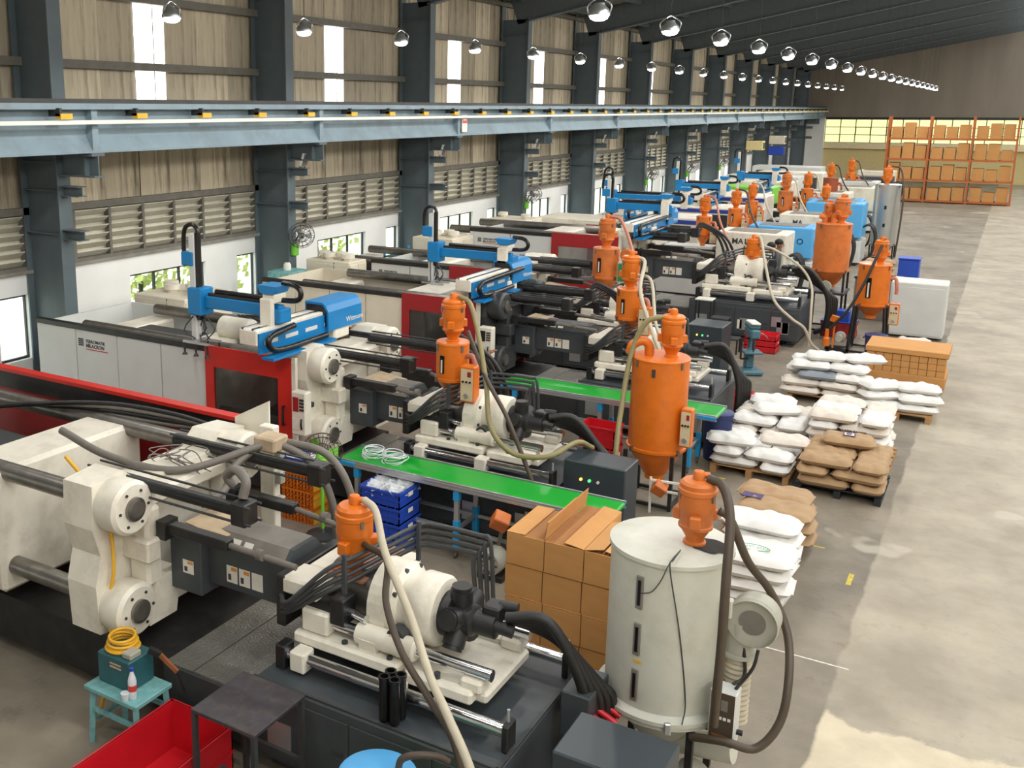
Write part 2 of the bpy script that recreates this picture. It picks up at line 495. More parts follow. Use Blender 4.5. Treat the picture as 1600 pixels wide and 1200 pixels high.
# steel columns with crane corbels and stub brackets
def column(y, label):
    t = thing('steel_column', label, 'column', (-13.24, y, 0), group='steel columns along the left wall')
    MB().bx(-.44, .44, -.012, .012, 0, 7.65).build('web', 'column', t)
    MB().bx(.42, .45, -.13, .13, 0, 7.7).build('inner_flange', 'column', t)
    MB().bx(-.46, -.43, -.13, .13, 0, 8.3).build('outer_flange', 'column', t)
    MB().bx(-.55, .55, -.22, .22, 0, .04).build('base_plate', 'column', t)
    c = MB().bx(.45, 1.28, -.012, .012, 3.98, 4.28).bx(.45, 1.28, -.13, .13, 4.28, 4.33).bx(.45, 1.28, -.1, .1, 3.95, 3.98).bx(1.05, 1.08, -.1, .1, 3.98, 4.28)
    c.build('corbel', 'column', t)
    for z in (3.63, 2.93):
        MB().bx(.45, .87, -.09, .09, z+.15, z+.165).bx(.45, .87, -.09, .09, z, z+.015).bx(.45, .87, -.008, .008, z+.015, z+.15).build('stub_bracket', 'column', t)
    for z in (7.2, 4.15, 3.7, 3.0):
        MB().bx(-.43, .42, -.1, -.012, z, z+.02).build('stiffener', 'column', t)
    return t
ordn = ['nearest', 'second', 'third', 'fourth', 'fifth', 'sixth', 'seventh', 'eighth', 'ninth', 'tenth', 'eleventh']
vis = [y for y in COLY if y > 5]
for i, y in enumerate(vis):
    q = 'at the left picture edge' if i == 0 else ('%s from the left of the complete ones' % ['first', 'second', 'third', 'fourth', 'fifth', 'sixth', 'seventh', 'eighth', 'ninth', 'tenth', 'eleventh', 'twelfth'][i-1])
    column(y, 'grey steel portal column with crane corbel on left wall, ' + q)

# crane girder
cg = thing('crane_girder', 'long blue grey crane runway girder carried along the columns', 'girder', (-12.15, 36, 4.33))
h0, h1 = Y0-36, Y1-36
MB().bx(-.012, .012, h0, h1, .03, .72).build('web', 'girder', cg)
MB().bx(-.15, .15, h0, h1, 0, .03).build('bottom_flange', 'girder', cg)
MB().bx(-.17, .22, h0, h1, .7, .75).bx(.2, .22, h0, h1, .66, .7).build('top_flange', 'girder', cg)
MB().bx(-.035, .035, h0, h1, .75, .82).build('crane_rail', 'dark_steel', cg)
MB().add([(.15, h0, .02), (.15, h1, .02), (.012, h1, .24), (.012, h0, .24)], [(0, 1, 2, 3)]).build('lower_chamfer', 'girder', cg)
MB().bx(.22, .27, h0, h1, .44, .5).build('conductor_bar', 'rail_white', cg)
for y in COLY:
    MB().bx(.012, .15, y-.06-36, y+.06-36, .03, .7).build('stiffener', 'girder', cg)
y = -7 + .2
while y < 79:
    if y > 8:
        b = MB().bx(.05, .3, y-.02-36, y+.02-36, .56, .68).build('hanger', 'dark_steel', cg)
        MB().bx(.2, .32, y-.02-36, y+.2-36, .52, .6).build('insulator', 'yellow', b)
    y += 1.53
sg = thing('warning_sign', 'small red and white warning plate hung on the crane girder', 'sign', (-11.97, 22.9, 4.42))
MB().bx(0, .01, 0, .27, 0, .42).build('plate', 'rail_white', sg)
pm('sign_red', (196, 60, 50), .5)
MB().bx(.01, .014, .02, .25, .22, .4).build('red_field', 'sign_red', sg)
MB().bx(.014, .016, .05, .22, .29, .33).build('white_bar', 'rail_white', sg)

# rafters, purlins and roof
SL = .182
for i, y in enumerate(vis):
    t = thing('roof_rafter', 'dark tapered roof rafter springing from the left wall, ' + (ordn[i] if i < 11 else 'last') + ' along the hall', 'rafter', (-13.2, y, 7.6), group='roof rafters')
    m = MB(); L_ = 15.5
    m.prism([(.0, -.09), (L_, SL*(L_-.5)), (L_, SL*(L_-.5)+.7), (-.25, .62)], 'y', -.012, .012).build('web', 'rafter', t)
    m = MB(); m.bar((.3, 0, -.02), (L_, 0, SL*(L_-.5)), .26, .03); m.build('bottom_flange', 'rafter', t)
    m = MB(); m.bar((-.25, 0, .64), (L_, 0, SL*(L_-.5)+.72), .26, .03); m.build('top_flange', 'rafter', t)
rf = MB()
zc = lambda x: 8.3 + SL*(x+13.4)
rf.add([(-13.95, Y0, zc(-13.95)), (.3, Y0, zc(.3)), (.3, Y1, zc(.3)), (-13.95, Y1, zc(-13.95))], [(0, 1, 2, 3)])
rf.add([(-13.95, Y0, zc(-13.95)+.05), (.3, Y0, zc(.3)+.05), (.3, Y1, zc(.3)+.05), (-13.95, Y1, zc(-13.95)+.05)], [(3, 2, 1, 0)])
ceil = rf.build('ceiling', 'ceiling', kind='structure')
for i in range(9):
    x = -13 + i*1.6
    MB().bx(x-.03, x+.03, Y0, Y1, zc(x)-.2, zc(x)-.02).build('purlin', 'rafter', ceil)
rb = MB()
rb.add([(2.9, Y0, zc(.3)), (12, Y0, zc(.3)-1.7), (12, Y1, zc(.3)-1.7), (2.9, Y1, zc(.3))], [(0, 1, 2, 3)])
rb.build('roof_far_slope', 'ceiling', ceil)
MB().bx(11.9, 12, Y0, Y1, 0, 9.3).build('wall_right', 'white_wall', kind='structure')

# end wall
wb = MB().bx(-13.9, 12, Y1, Y1+.2, 0, 2.55).build('wall_back', 'tan_wall', kind='structure')
MB().bx(-13.9, -12.0, Y1-.6, Y1, 0, 4.35).build('white_block', 'white_wall', wb)
MB().bx(-12.0, 8, Y1-.35, Y1, 2.2, 2.62).build('cream_beam', 'cream_wall', wb)
MB().bx(-13.9, 12, Y1-.05, Y1+.1, 4.3, 11).build('upper_sheeting', 'back_sheet', wb)
MB().bx(-12, 8, Y1-.2, Y1-.05, 4.26, 4.42).build('head_beam', 'dark_steel', wb)
mu = MB()
for i in range(21): mu.bx(-12+i-.03, -12+i+.03, Y1-.14, Y1-.08, 2.62, 4.26)
for j in range(4): mu.bx(-12, 8, Y1-.14, Y1-.08, 2.62+j*.547-.02, 2.62+j*.547+.03)
mu.build('glazing_bars', 'mullion', wb)
for i in range(20):
    for j in range(3):
        MB().bx(-12+i+.03, -12+i+.97, Y1-.1, Y1-.08, 2.65+j*.547, 2.62+j*.547+.527).build('pane', 'pane_yellow', wb)
for i in (2, 4, 6):
    MB().bx(-12+i+.02, -11+i-.02, Y1-.17, Y1-.13, 3.17, 3.2).bx(-12+i+.02, -11+i-.02, Y1-.17, Y1-.13, 3.68, 3.71).bx(-12+i, -12+i+.05, Y1-.17, Y1-.13, 3.17, 3.71).bx(-11+i-.05, -11+i, Y1-.17, Y1-.13, 3.17, 3.71).build('opening_light', 'dark_steel', wb)
# near wall behind the camera closes the hall
MB().bx(-13.9, 12, Y0-.1, Y0, 0, 11).build('wall_front', 'white_wall', kind='structure')

# high bay lamps
ORD = ['first', 'second', 'third', 'fourth', 'fifth', 'sixth', 'seventh', 'eighth', 'ninth', 'tenth', 'eleventh', 'twelfth', 'thirteenth', 'fourteenth', 'fifteenth', 'sixteenth', 'seventeenth', 'eighteenth', 'nineteenth', 'twentieth', 'twenty-first', 'twenty-second', 'twenty-third']
def lamp_proto():
    t = thing('high_bay_lamp', '', 'lamp')
    MB().lathe([(.04, .15), (.06, .15), (.08, .11), (.115, .08), (.135, .03), (.135, 0), (.12, -.005)], n=24, close=False).build('housing', 'lamp_metal', t)
    MB().lathe([(.0, -.065), (.06, -.06), (.1, -.04), (.122, 0)], n=24, close=False).build('lens', 'lamp_lens', t)
    MB().tube([(-.14, 0, .03), (-.15, 0, .12), (-.05, 0, .2), (0, 0, .22), (.05, 0, .2), (.15, 0, .12), (.14, 0, .03)], .01, 6).build('bail', 'lamp_metal', t)
    MB().cyl((0, 0, .17), (0, 0, 2.2), .006, 6).build('suspension_cord', 'cord', t)
    return t
ld = bpy.data.lights.new('lamp_light', 'SPOT'); ld.energy = LAMP_W; ld.spot_size = 3.1; ld.spot_blend = .35; ld.shadow_soft_size = .14; ld.color = (1, .97, .925)
ld2 = ld.copy(); ld2.energy = LAMP_W*.22
lp = lamp_proto(); first = True
l = bpy.data.objects.new("lamp_light", ld); C.objects.link(l); l.parent = lp; l.location = (0, 0, -.09)
for row, (x, y0, n, z) in {'over the machines': (-9.8, 4.27, 23, 6.2), 'in the middle row': (-4.55, 3.3, 23, 6.13), 'over the gangway': (.1, 3.3, 19, 6.2)}.items():
    for i in range(n):
        y = y0 + 3*i
        lab = 'glowing round high bay lamp hung %s, %s from the near end' % (row, ORD[i])
        if first: o = lp; first = False; o.location = (x, y, z); tag(o, lab, 'lamp', 'hanging high bay lamps')
        else: o = copy_tree(lp, loc=(x, y, z), label=lab, group='hanging high bay lamps')
        if x > -1:
            for c_ in o.children:
                if c_.type == 'LIGHT': c_.data = ld2
        for c_ in o.children:
            if c_.name.startswith('suspension'): c_.scale.z = 1.26 if x < -9 else (1.73 if x < -4 else 2.09)

# greenery outside the windows
def bush(loc, r, label):
    m = MB(); rr = random.Random(int(loc[1]*10))
    for i in range(420):
        p = Vector((rr.gauss(0, .4), rr.gauss(0, .5), rr.gauss(0, .42)))*r + Vector((0, 0, r*1.1))
        n = Vector((rr.gauss(0, 1), rr.gauss(0, 1), rr.gauss(0, 1))).normalized(); a = n.orthogonal()*.09; b_ = n.cross(a)*.6
        m.add([p-a, p-b_, p+a, p+b_], [(0, 1, 2, 3)])
    t = thing('bush', label, 'bush', loc)
    m.build('foliage', 'leaf', t, kind='stuff')
    MB().tube([(0, 0, 0), (.05, .02, r*.6), (0, 0, r*1.2)], .05, 6).build('stem', 'dark_steel', t)
bush((-16.2, 18.2, 0), 1.5, 'leafy green bush outside the narrow window left of the first column')
bush((-16.4, 22.6, 0), 1.5, 'leafy green bush outside the wide window right of the first column')
bush((-16.2, 15.6, 0), 1.3, 'leafy green bush outside the leftmost wide window')
tag(MB().bx(-40, -14, -10, 70, -.3, -.02).build('outside_ground', 'outside'), 'pale ground outside the factory windows', 'ground')

# ------------------------------------------------------------------ machine materials
pm('m_white', (226, 220, 204), .45, mott=.08, sc=5, dirt=(140, 118, 92), dsc=2.2, damt=.4)
pm('m_cream', (222, 214, 194), .5, mott=.06, sc=4, dirt=(160, 146, 120), dsc=1.2, damt=.25)
pm('m_panel', (206, 208, 204), .45, mott=.05, sc=3)
pm('m_black', (30, 30, 31), .45, mott=.3, sc=6, dirt=(70, 66, 60), dsc=4, damt=.45)
pm('m_base', (62, 68, 72), .45, mott=.15, sc=4, dirt=(84, 84, 80), dsc=3, damt=.35)
pm('m_dark', (58, 60, 61), .5, mott=.2, sc=5)
pm('m_cover', (122, 116, 108), .55, mott=.15, sc=4, dirt=(84, 78, 70), dsc=5, damt=.4)
pm('tan_plate', (190, 168, 138), .6, mott=.2, sc=6, dirt=(110, 92, 74), dsc=4, damt=.4)
pm('copper_plate', (168, 120, 96), .55, mott=.2, sc=9)
pm('red_door', (200, 40, 30), .4, mott=.06, sc=3)
pm('dark_red', (156, 32, 36), .45, mott=.06, sc=3)
pm('window_dark', (38, 38, 38), .12)
MAT['window_dark'].node_tree.nodes['Principled BSDF'].inputs['Alpha'].default_value = .5
pm('window_clear', (120, 122, 120), .1)
MAT['window_clear'].node_tree.nodes['Principled BSDF'].inputs['Alpha'].default_value = .35
pm('sticker', (224, 220, 208), .6, mott=.06, sc=20)
pm('sticker_ink', (60, 60, 60), .6)
pm('sticker_orange', (214, 140, 60), .6)
pm('orange', (216, 112, 26), .38, mott=.08, sc=5, dirt=(168, 80, 26), dsc=4, damt=.45)
pm('orange_old', (206, 112, 46), .5, mott=.12, sc=5, dirt=(136, 74, 44), dsc=4, damt=.6)
pm('brown_hopper', (150, 70, 36), .5, mott=.15, sc=5)
pm('beige_panel', (206, 190, 156), .5, mott=.05)
pm('hose_beige', (186, 176, 154), .55, mott=.1, sc=10)
pm('hose_olive', (136, 126, 84), .45, mott=.12, sc=10)
pm('hose_brown', (74, 62, 49), .5, mott=.15, sc=10)
pm('hose_grey', (112, 106, 98), .5, mott=.15, sc=10)
pm('hose_black', (34, 32, 31), .5, mott=.2, sc=12)
pm('hose_pink', (190, 122, 100), .5, mott=.15, sc=10)
pm('cable_yellow', (222, 168, 40), .5)
pm('blue_robot', (14, 122, 184), .38, mott=.05, sc=4)
pm('blue_light', (84, 166, 220), .4, mott=.05, sc=4)
pm('blue_navy', (38, 58, 140), .45)
pm('blue_plastic', (34, 72, 176), .45, mott=.08, sc=5)
pm('navy_plastic', (36, 46, 96), .5, mott=.1, sc=5)
pm('red_plastic', (204, 28, 40), .4, mott=.1, sc=4)
pm('green_belt', (20, 156, 46), .28, mott=.05, sc=2)
pm('green_fan', (120, 200, 60), .45, mott=.06)
pm('green_cover', (120, 196, 60), .5)
pm('cyan_clip', (36, 150, 208), .45)
pm('turquoise', (120, 176, 176), .55, mott=.2, sc=10, dirt=(84, 104, 100), dsc=6, damt=.6)
pm('teal_box', (44, 92, 98), .45, mott=.15, sc=6)
pm('cardboard', (196, 142, 82), .8, mott=.08, sc=4, stretch=(1, 1, 3))
pm('cardboard_in', (158, 108, 62), .85, mott=.1)
pm('bag_white', (220, 218, 213), .6, mott=.05, sc=9, bump=.5, bsc=5)
pm('bag_warm', (212, 203, 191), .6, mott=.06, sc=9, bump=.5, bsc=5)
pm('bag_grey', (128, 136, 142), .4, mott=.08, sc=9, bump=.5, bsc=5)
pm('bag_brown', (168, 138, 102), .75, mott=.08, sc=8, bump=.5, bsc=5)
pm('bag_ink', (56, 52, 58), .7, mott=.3, sc=30)
pm('bag_purple', (80, 66, 112), .7, mott=.4, sc=30)
pm('pallet_wood', (172, 132, 86), .8, mott=.25, sc=9, stretch=(.3, 4, 4))
pm('pallet_black', (36, 40, 46), .6)
pm('cabinet_grey', (50, 58, 64), .4, mott=.08, sc=3)
pm('led_red', (255, 70, 50), .4, emit=2.5)
pm('led_green', (70, 240, 110), .4, emit=2.0)
pm('led_amber', (250, 200, 80), .4, emit=2.0)
pm('silo_white', (198, 197, 184), .38, mott=.06, sc=4, dirt=(164, 158, 138), dsc=2.5, damt=.45)
pm('silo_steel', (188, 188, 184), .3, metal=.75, mott=.08, sc=3)
pm('grey_cast', (168, 166, 152), .5, mott=.12, sc=6)
pm('drill_blue', (74, 112, 124), .45, mott=.12, sc=8)
pm('pale_plastic', (236, 240, 244), .25)
MAT['pale_plastic'].node_tree.nodes['Principled BSDF'].inputs['Alpha'].default_value = .75
pm('film', (240, 244, 246), .2)
MAT['film'].node_tree.nodes['Principled BSDF'].inputs['Alpha'].default_value = .45
pm('diamond', (140, 138, 130), .38, metal=.45, mott=.2, sc=5, bump=.8, bsc=45)
pm('iron', (66, 62, 66), .5, metal=.25, mott=.25, sc=7, dirt=(112, 100, 90), dsc=6, damt=.4)
pm('wood', (140, 84, 46), .6, mott=.2)
pm('skin', (140, 92, 66), .5)
pm('hair', (22, 18, 16), .6)
pm('shirt_blue', (96, 116, 140), .8, mott=.1)
pm('shirt_grey', (84, 88, 92), .8, mott=.1)
pm('shirt_white', (226, 226, 226), .8)
pm('trouser', (46, 48, 56), .8)
pm('pcb', (46, 140, 88), .5, mott=.4, sc=40)
pm('black_plastic', (16, 16, 17), .3)

def sticker(parent, loc, w, h, n='-y', ink=True):
    """printed label plate with a pictogram and an orange band"""
    T = face_T(loc, n); m = MB(); m.T = T; m.bx(0, w, 0, h, 0, .003)
    s_ = m.build('label_plate', 'sticker', parent)
    if ink:
        m = MB(); m.T = T; m.bx(w*.15, w*.42, h*.15, h*.5, .003, .005); m.build('pictogram', 'sticker_ink', s_)
        m = MB(); m.T = T; m.bx(w*.45, w*.95, h*.72, h*.93, .003, .005); m.build('orange_band', 'sticker_orange', s_)

# ------------------------------------------------------------------ vacuum loader (a part) and hopper dryers
def loader(parent, c, s=1.0, mat='orange', rot=0, hose=None):
    x, y, z = c
    m = MB()
    m.lathe([(.105*s, 0), (.105*s, .02*s), (.085*s, .03*s), (.085*s, .06*s), (.14*s, .155*s), (.158*s, .165*s), (.158*s, .19*s), (.148*s, .2*s), (.148*s, .31*s), (.165*s, .35*s), (.17*s, .37*s), (.17*s, .5*s), (.18*s, .51*s), (.18*s, .55*s), (.165*s, .56*s), (.165*s, .6*s), (.14*s, .625*s), (.06*s, .635*s)], c=c, n=24)
    b = m.build('vacuum_loader', mat, parent)
    m = MB(); m.lathe([(.055*s, .63*s), (.055*s, .69*s), (.045*s, .715*s), (.0, .73*s)], c=c, n=14)
    a = Vector((math.cos(rot), math.sin(rot), 0))
    p = Vector(c)+Vector((0, 0, .675*s)); m.cyl(p, p+a*(.1*s), .03*s, 10)
    m.build('suction_cap', mat, b)
    m = MB()
    for t in (rot+.4, rot+2.5, rot+4.4):
        d = Vector((math.cos(t), math.sin(t), 0)); q = Vector(c)+d*(.17*s)+Vector((0, 0, .265*s))
        m.obox(q, (.09*s, .1*s, .12*s), (0, 0, t), .01)
    m.build('side_box', mat, b)
    m = MB()
    for t in (rot-.9, rot+1.2, rot+3.3):
        d = Vector((math.cos(t), math.sin(t), 0)); q = Vector(c)+d*(.178*s)+Vector((0, 0, .49*s)); m.obox(q, (.02*s, .03*s, .07*s), (0, 0, t))
    m.build('clamp', 'steel_worn', b)
    return b
def control_box(parent, c, w=.2, h=.36, d=.14, mat='orange', face='beige_panel'):
    """small orange cabinet whose panel faces -y; c = centre of the front face bottom"""
    x, y, z = c
    b = MB().bx(x-w/2, x+w/2, y, y+d, z, z+h, .012).build('control_box', mat, parent)
    MB().bx(x-w*.42, x+w*.42, y-.006, y, z+h*.05, z+h*.93).build('panel_face', face, b)
    m = MB()
    for i in range(3): m.cyl((x-w*.25+i*w*.25, y-.006, z+h*.58), (x-w*.25+i*w*.25, y-.022, z+h*.58), .013, 8)
    m.build('button', 'black_plastic', b)
    MB().bx(x+w*.05, x+w*.3, y-.01, y-.006, z+h*.72, z+h*.86).build('display', 'dark_red', b)
    MB().cyl((x, y-.006, z+h*.2), (x, y-.03, z+h*.2), .03, 10).build('switch', 'alu', b)
    return b
def dryer(name, label, loc, r=.21, z0=0., zc=.22, zb=.72, mat='orange', box=(1, -.1), ld_s=.9, elbow=True, sight=True, group='orange hopper dryers', ldrot=0, stand=None, rz=0, ld_off=(0, 0), cat='dryer'):
    """cone from z0 to zc, drum from zc to zb, vacuum loader on the lid"""
    t = thing(name, label, cat, loc, rz, group)
    MB().lathe([(r*.34, z0), (r*.34, z0+.07), (r*.42, z0+.08), (r, zc-.02), (r*1.06, zc-.015), (r*1.06, zc)], n=30).build('cone', mat, t)
    b = MB().lathe([(r*1.06, zc), (r*1.06, zc+.02), (r, zc+.025), (r, zb-.02), (r*1.02, zb-.018), (r*1.02, zb), (r*.98, zb+.012), (r*.3, zb+.02)], n=36).build('drum', mat, t)
    m = MB()
    for k in range(3):
        a = -2.2 + k*1.7; d = Vector((math.cos(a), math.sin(a), 0)); m.obox(d*r*1.07+Vector((0, 0, zc)), (.03, .04, .07), (0, 0, a)); m.obox(d*r*1.02+Vector((0, 0, zb-.05)), (.02, .03, .09), (0, 0, a))
    m.build('latch', 'steel_worn', b)
    if sight:
        a = -1.75; d = Vector((math.cos(a), math.sin(a), 0)); h = zb-zc
        f = MB().obox(d*(r+.003)+Vector((0, 0, zc+h*.45)), (.02, r*.3, h*.5), (0, 0, a), .004).build('sight_frame', 'black_plastic', b)
        MB().obox(d*(r+.012)+Vector((0, 0, zc+h*.4)), (.012, r*.1, h*.36), (0, 0, a)).build('sight_glass', 'sticker', f)
    if elbow:
        s_ = box[0] if box else 1
        x1 = r+.02
        MB().tube([(s_*(r-.02), -.02, zc+(zb-zc)*.66), (s_*(r+.09), -.03, zc+(zb-zc)*.68), (s_*(r+.13), -.04, zc+(zb-zc)*.45), (s_*(r+.13), -.04, zc+(zb-zc)*.3)], .035, 10).build('air_pipe', 'hose_pink' if mat == 'orange' else mat, t)
    if box:
        control_box(t, (box[0]*(r+.13), -.16+box[1], zc-(zb-zc)*.45), .19, .45 if zb-zc > .4 else .3, .16)
    if ld_s: loader(t, (ld_off[0], ld_off[1], zb+.012), ld_s, mat, ldrot)
    if stand:
        m = MB(); w = stand[0]
        for sx in (-1, 1):
            for sy in (-1, 1): m.bar((sx*w, sy*w, 0), (sx*min(w, r*.9), sy*min(w, r*.9), zc-.02 if stand[1] == 'tall' else z0+.02), .045)
        m.bx(-w, w, -w-.02, -w+.02, .02, .06).bx(-w, w, w-.02, w+.02, .02, .06).bx(-w-.02, -w+.02, -w, w, .02, .06).bx(w-.02, w+.02, -w, w, .02, .06)
        m.build('stand', 'm_black', t)
    return t

# ------------------------------------------------------------------ injection moulding machine
def platen(t, dx, mat='m_white'):
    ow = [(-.95, .72), (-.55, .66), (.55, .66), (.95, .72), (.97, 1.15), (.9, 1.4), (.97, 1.65), (.95, 2.02), (.6, 2.05), (.42, 1.9), (-.42, 1.9), (-.6, 2.05), (-.95, 2.02), (-.97, 1.65), (-.9, 1.4), (-.97, 1.15)]
    p = MB().prism(ow, 'x', dx-.62, dx-.28).build('fixed_platen', mat, t)
    m = MB()
    # sloping webs on the injection side
    m.prism([(-.62, .72), (-.3, .72), (-.22, 1.1), (-.5, 1.1)], 'x', dx-.28, dx-.04).prism([(.3, .72), (.62, .72), (.5, 1.1), (.22, 1.1)], 'x', dx-.28, dx-.04)
    m.bx(dx-.3, dx-.1, -.5, .5, 1.72, 1.86, .03).bx(dx-.28, dx-.05, -.6, -.42, 1.05, 1.75, .03).bx(dx-.28, dx-.05, .42, .6, 1.05, 1.75, .03)
    m.bx(dx-.3, dx+.02, -.66, -.5, 1.3, 1.5, .02)
    m.build('platen_rib', mat, p)
    for sy in (-1, 1):
        for z in (.92, 1.82):
            b = MB().lathe([(.21, -.3), (.23, -.24), (.23, -.06), (.2, -.03)], c=(dx, sy*.74, z), axis='x', n=28).build('tie_bar_nut', mat, t)
            m = MB().lathe([(.1, -.03), (.1, 0), (.07, .01)], c=(dx, sy*.74, z), axis='x', n=20)
            m.build('tie_bar_end', 'steel_worn', b)
            m = MB()
            for k in range(6):
                a = k*PI/3; m.cyl((dx-.03, sy*.74+.155*math.cos(a), z+.155*math.sin(a)), (dx-.02, sy*.74+.155*math.cos(a), z+.155*math.sin(a)), .013, 8)
            m.build('bolt', 'm_dark', b)
    return p
def injection_unit(t, dx=-3.2, sled=0., cover='m_cover', plat='m_white', hoses=True, hx=1.0, rear=True, pipes=True, stick=True):
    # base
    b = MB().bx(-1.98, .08, -.8, .8, .12, .76, .015).build('base', 'm_base', t)
    MB().bx(-1.98, .08, -.79, -.77, .76, .775).bx(.05, .08, -.79, .79, .76, .775).build('top_edge', 'm_dark', b)
    m = MB()
    for x in (-1.8, -.1):
        for y in (-.6, .6): m.cyl((x, y, 0), (x, y, .12), .06, 10); m.bx(x-.09, x+.09, y-.09, y+.09, 0, .03)
    m.build('levelling_foot', 'm_dark', b)
    for k, (a, c) in enumerate(((-1.93, -1.1), (-1.08, -.42), (-.4, .06))):
        d = MB().bx(a, c, -.812, -.8, .17, .68, .004).build('base_door', 'm_base', b)
        m = MB().bx(c-.14, c-.04, -.82, -.812, .4, .44); m.build('door_latch', 'm_dark', d)
        m = MB().bx(a+.1, a+.32, -.82, -.812, .25, .48); m.build('vent_plate', 'alu', d)
    # lower deck towards the platen with tread plate
    d = MB().bx(-2.95, -1.98, -.78, .6, .12, .56, .01).build('tread_deck', 'm_dark', t)
    MB().bx(-2.62, -2.0, -.76, .4, .56, .575).build('tread_plate', 'diamond', d)
    MB().bx(-2.93, -2.64, -.76, .55, .56, .57).build('tread_plate', 'diamond', d)
    MB().bx(-7.6, -2.95, -.72, .72, .1, .55).build('frame_bed', 'm_black', t)
    # rails
    for sy in (-1, 1):
        r = MB().cyl((-1.83, sy*.53, .88), (0, sy*.53, .88), .048, 20).build('guide_rail', 'chrome', t)
        m = MB().bx(-1.92, -1.83, sy*.53-.07, sy*.53+.07, .76, .96, .01).bx(0, .05, sy*.53-.07, sy*.53+.07, .76, .96, .01); m.build('rail_end_block', 'm_black', r)
        m = MB().bx(-1.78+sled, -1.64+sled, sy*.53-.075, sy*.53+.075, .78, .95, .015).bx(-.95+sled, -.8+sled, sy*.53-.075, sy*.53+.075, .78, .95, .015); m.build('rail_shoe', 'm_white', r)
        MB().cyl((.02, sy*.53, .95), (.02, sy*.53, 1.05), .012, 8).build('nipple', 'alu', r)
    x = sled
    c = MB().bx(-1.85+x, -.22+x, -.37, .37, .9, .985, .02).build('carriage', 'm_white', t)
    m = MB()
    for sy in (-1, 1):
        m.bx(-1.85+x, -.9+x, sy*.36-.1, sy*.36+.1, .93, 1.03, .02).bx(-.86+x, -.3+x, sy*.38-.08, sy*.38+.08, .91, 1.01, .02)
        m.bx(-1.8+x, -1.55+x, sy*.33-.09, sy*.33+.09, 1.03, 1.22, .02).bx(-.42+x, -.25+x, sy*.33-.08, sy*.33+.08, .98, 1.08, .02)
    m.build('bar_block', 'm_white', c)
    m = MB()
    for xx in (-1.4, -1.0, -.6): m.cyl((xx+x, -.4, 1.0), (xx+x, -.4, 1.05), .025, 10)
    m.build('bolt', 'm_dark', c)
    for sy in (-1, 1): MB().cyl((-1.6+x, sy*.33, 1.12), (-.2+x, sy*.33, 1.12), .045, 20).build('sled_bar', 'chrome', t)
    ZA = 1.3
    # yoke and drive drum
    y = MB()
    out = [(.3*math.cos(a), ZA+.3*math.sin(a)) for a in [PI*k/14 for k in range(-1, 16)]]
    y.prism([(.3, 1.15)] + out + [(-.3, 1.15), (-.42, 1.12), (-.4, 1.03), (-.26, 1.03), (-.2, 1.1), (.2, 1.1), (.26, 1.03), (.4, 1.03), (.42, 1.12)], 'x', -1.27+x, -1.12+x)
    for sy in (-1, 1): y.lathe([(.06, -.2), (.085, -.19), (.085, .3), (.075, .31)], c=(-1.12+x, sy*.33, 1.12), axis='x', n=20)
    yk = y.build('yoke', 'm_white', t)
    dr = MB().lathe([(.3, -.02), (.3, .06), (.25, .1), (.25, .17), (.27, .2), (.27, .36), (.25, .39), (.14, .4)], c=(-1.14+x, 0, ZA), axis='x', n=36).build('drive_drum', 'm_white', t)
    m = MB()
    for k in range(8):
        a = k*PI/4+.2; m.cyl((-1.09+x, .275*math.cos(a), ZA+.275*math.sin(a)), (-1.05+x, .275*math.cos(a), ZA+.275*math.sin(a)), .02, 6)
    m.build('bolt', 'm_dark', dr)
    kb = MB().lathe([(.07, 0), (.07, .09), (.05, .1)], c=(-1.0+x, -.4, ZA-.1), axis='y', n=18)
    kb.T = None
    k_ = MB().cyl((-.98+x, -.26, ZA-.12), (-.98+x, -.36, ZA-.12), .075, 18).build('pivot_knob', 'm_dark', yk)
    MB().cyl((-.98+x, -.36, ZA-.12), (-.98+x, -.375, ZA-.12), .045, 14).build('knob_cap', 'm_white', k_)
    # star shaped hydraulic motor
    m = MB().lathe([(.17, 0), (.17, .08), (.12, .1), (.12, .24), (.09, .26), (.09, .42), (.06, .43)], c=(-.75+x, 0, ZA), axis='x', n=24)
    mo = m.build('hydraulic_motor', 'm_black', t)
    for k in range(5):
        a = PI/2 + k*2*PI/5; u = Vector((0, math.cos(a), math.sin(a))); p = Vector((-.62+x, 0, ZA))
        m = MB().cyl(p+u*.06, p+u*.22, .085, 16).cyl(p+u*.22, p+u*.25, .075, 12); m.build('motor_cylinder', 'm_black', mo)
    m = MB().box((-.38+x, .06, ZA+.08), (.14, .16, .14), .015).cyl((-.36+x, .1, ZA+.12), (-.22+x, .12, ZA+.12), .045, 12).cyl((-.36+x, -.02, ZA+.02), (-.2+x, .0, ZA+.0), .05, 12)
    m.build('port_block', 'm_black', mo)
    # barrel, injection cylinders, feed throat
    MB().lathe([(.2, 0), (.2, .04), (.17, .05), (.17, .42), (.19, .43), (.19, .47)], c=(-1.72+x, 0, ZA), axis='x', n=30).build('barrel', 'steel_worn', t)
    for sy in (-1, 1):
        m = MB().cyl((-1.98+x, sy*.3, ZA-.06), (-1.45+x, sy*.3, ZA-.06), .068, 16).bx(-1.55+x, -1.42+x, sy*.3-.09, sy*.3+.09, ZA-.16, ZA+.06, .01)
        ic = m.build('injection_cylinder', 'm_black', t)
        MB().cyl((-1.42+x, sy*.3, ZA-.06), (-1.25+x, sy*.33, ZA-.06), .035, 14).build('piston_rod', 'chrome', ic)
    MB().bx(-2.06+x, -1.97+x, -.4, .4, .99, 1.42, .01).build('rear_plate', 'm_black', t)
    MB().bx(-2.0+x, -1.66+x, -.4, -.1, 1.28, 1.42, .02).bx(-1.95+x, -1.6+x, -.12, .45, 1.32, 1.42, .02).build('feed_block', 'm_white', t)
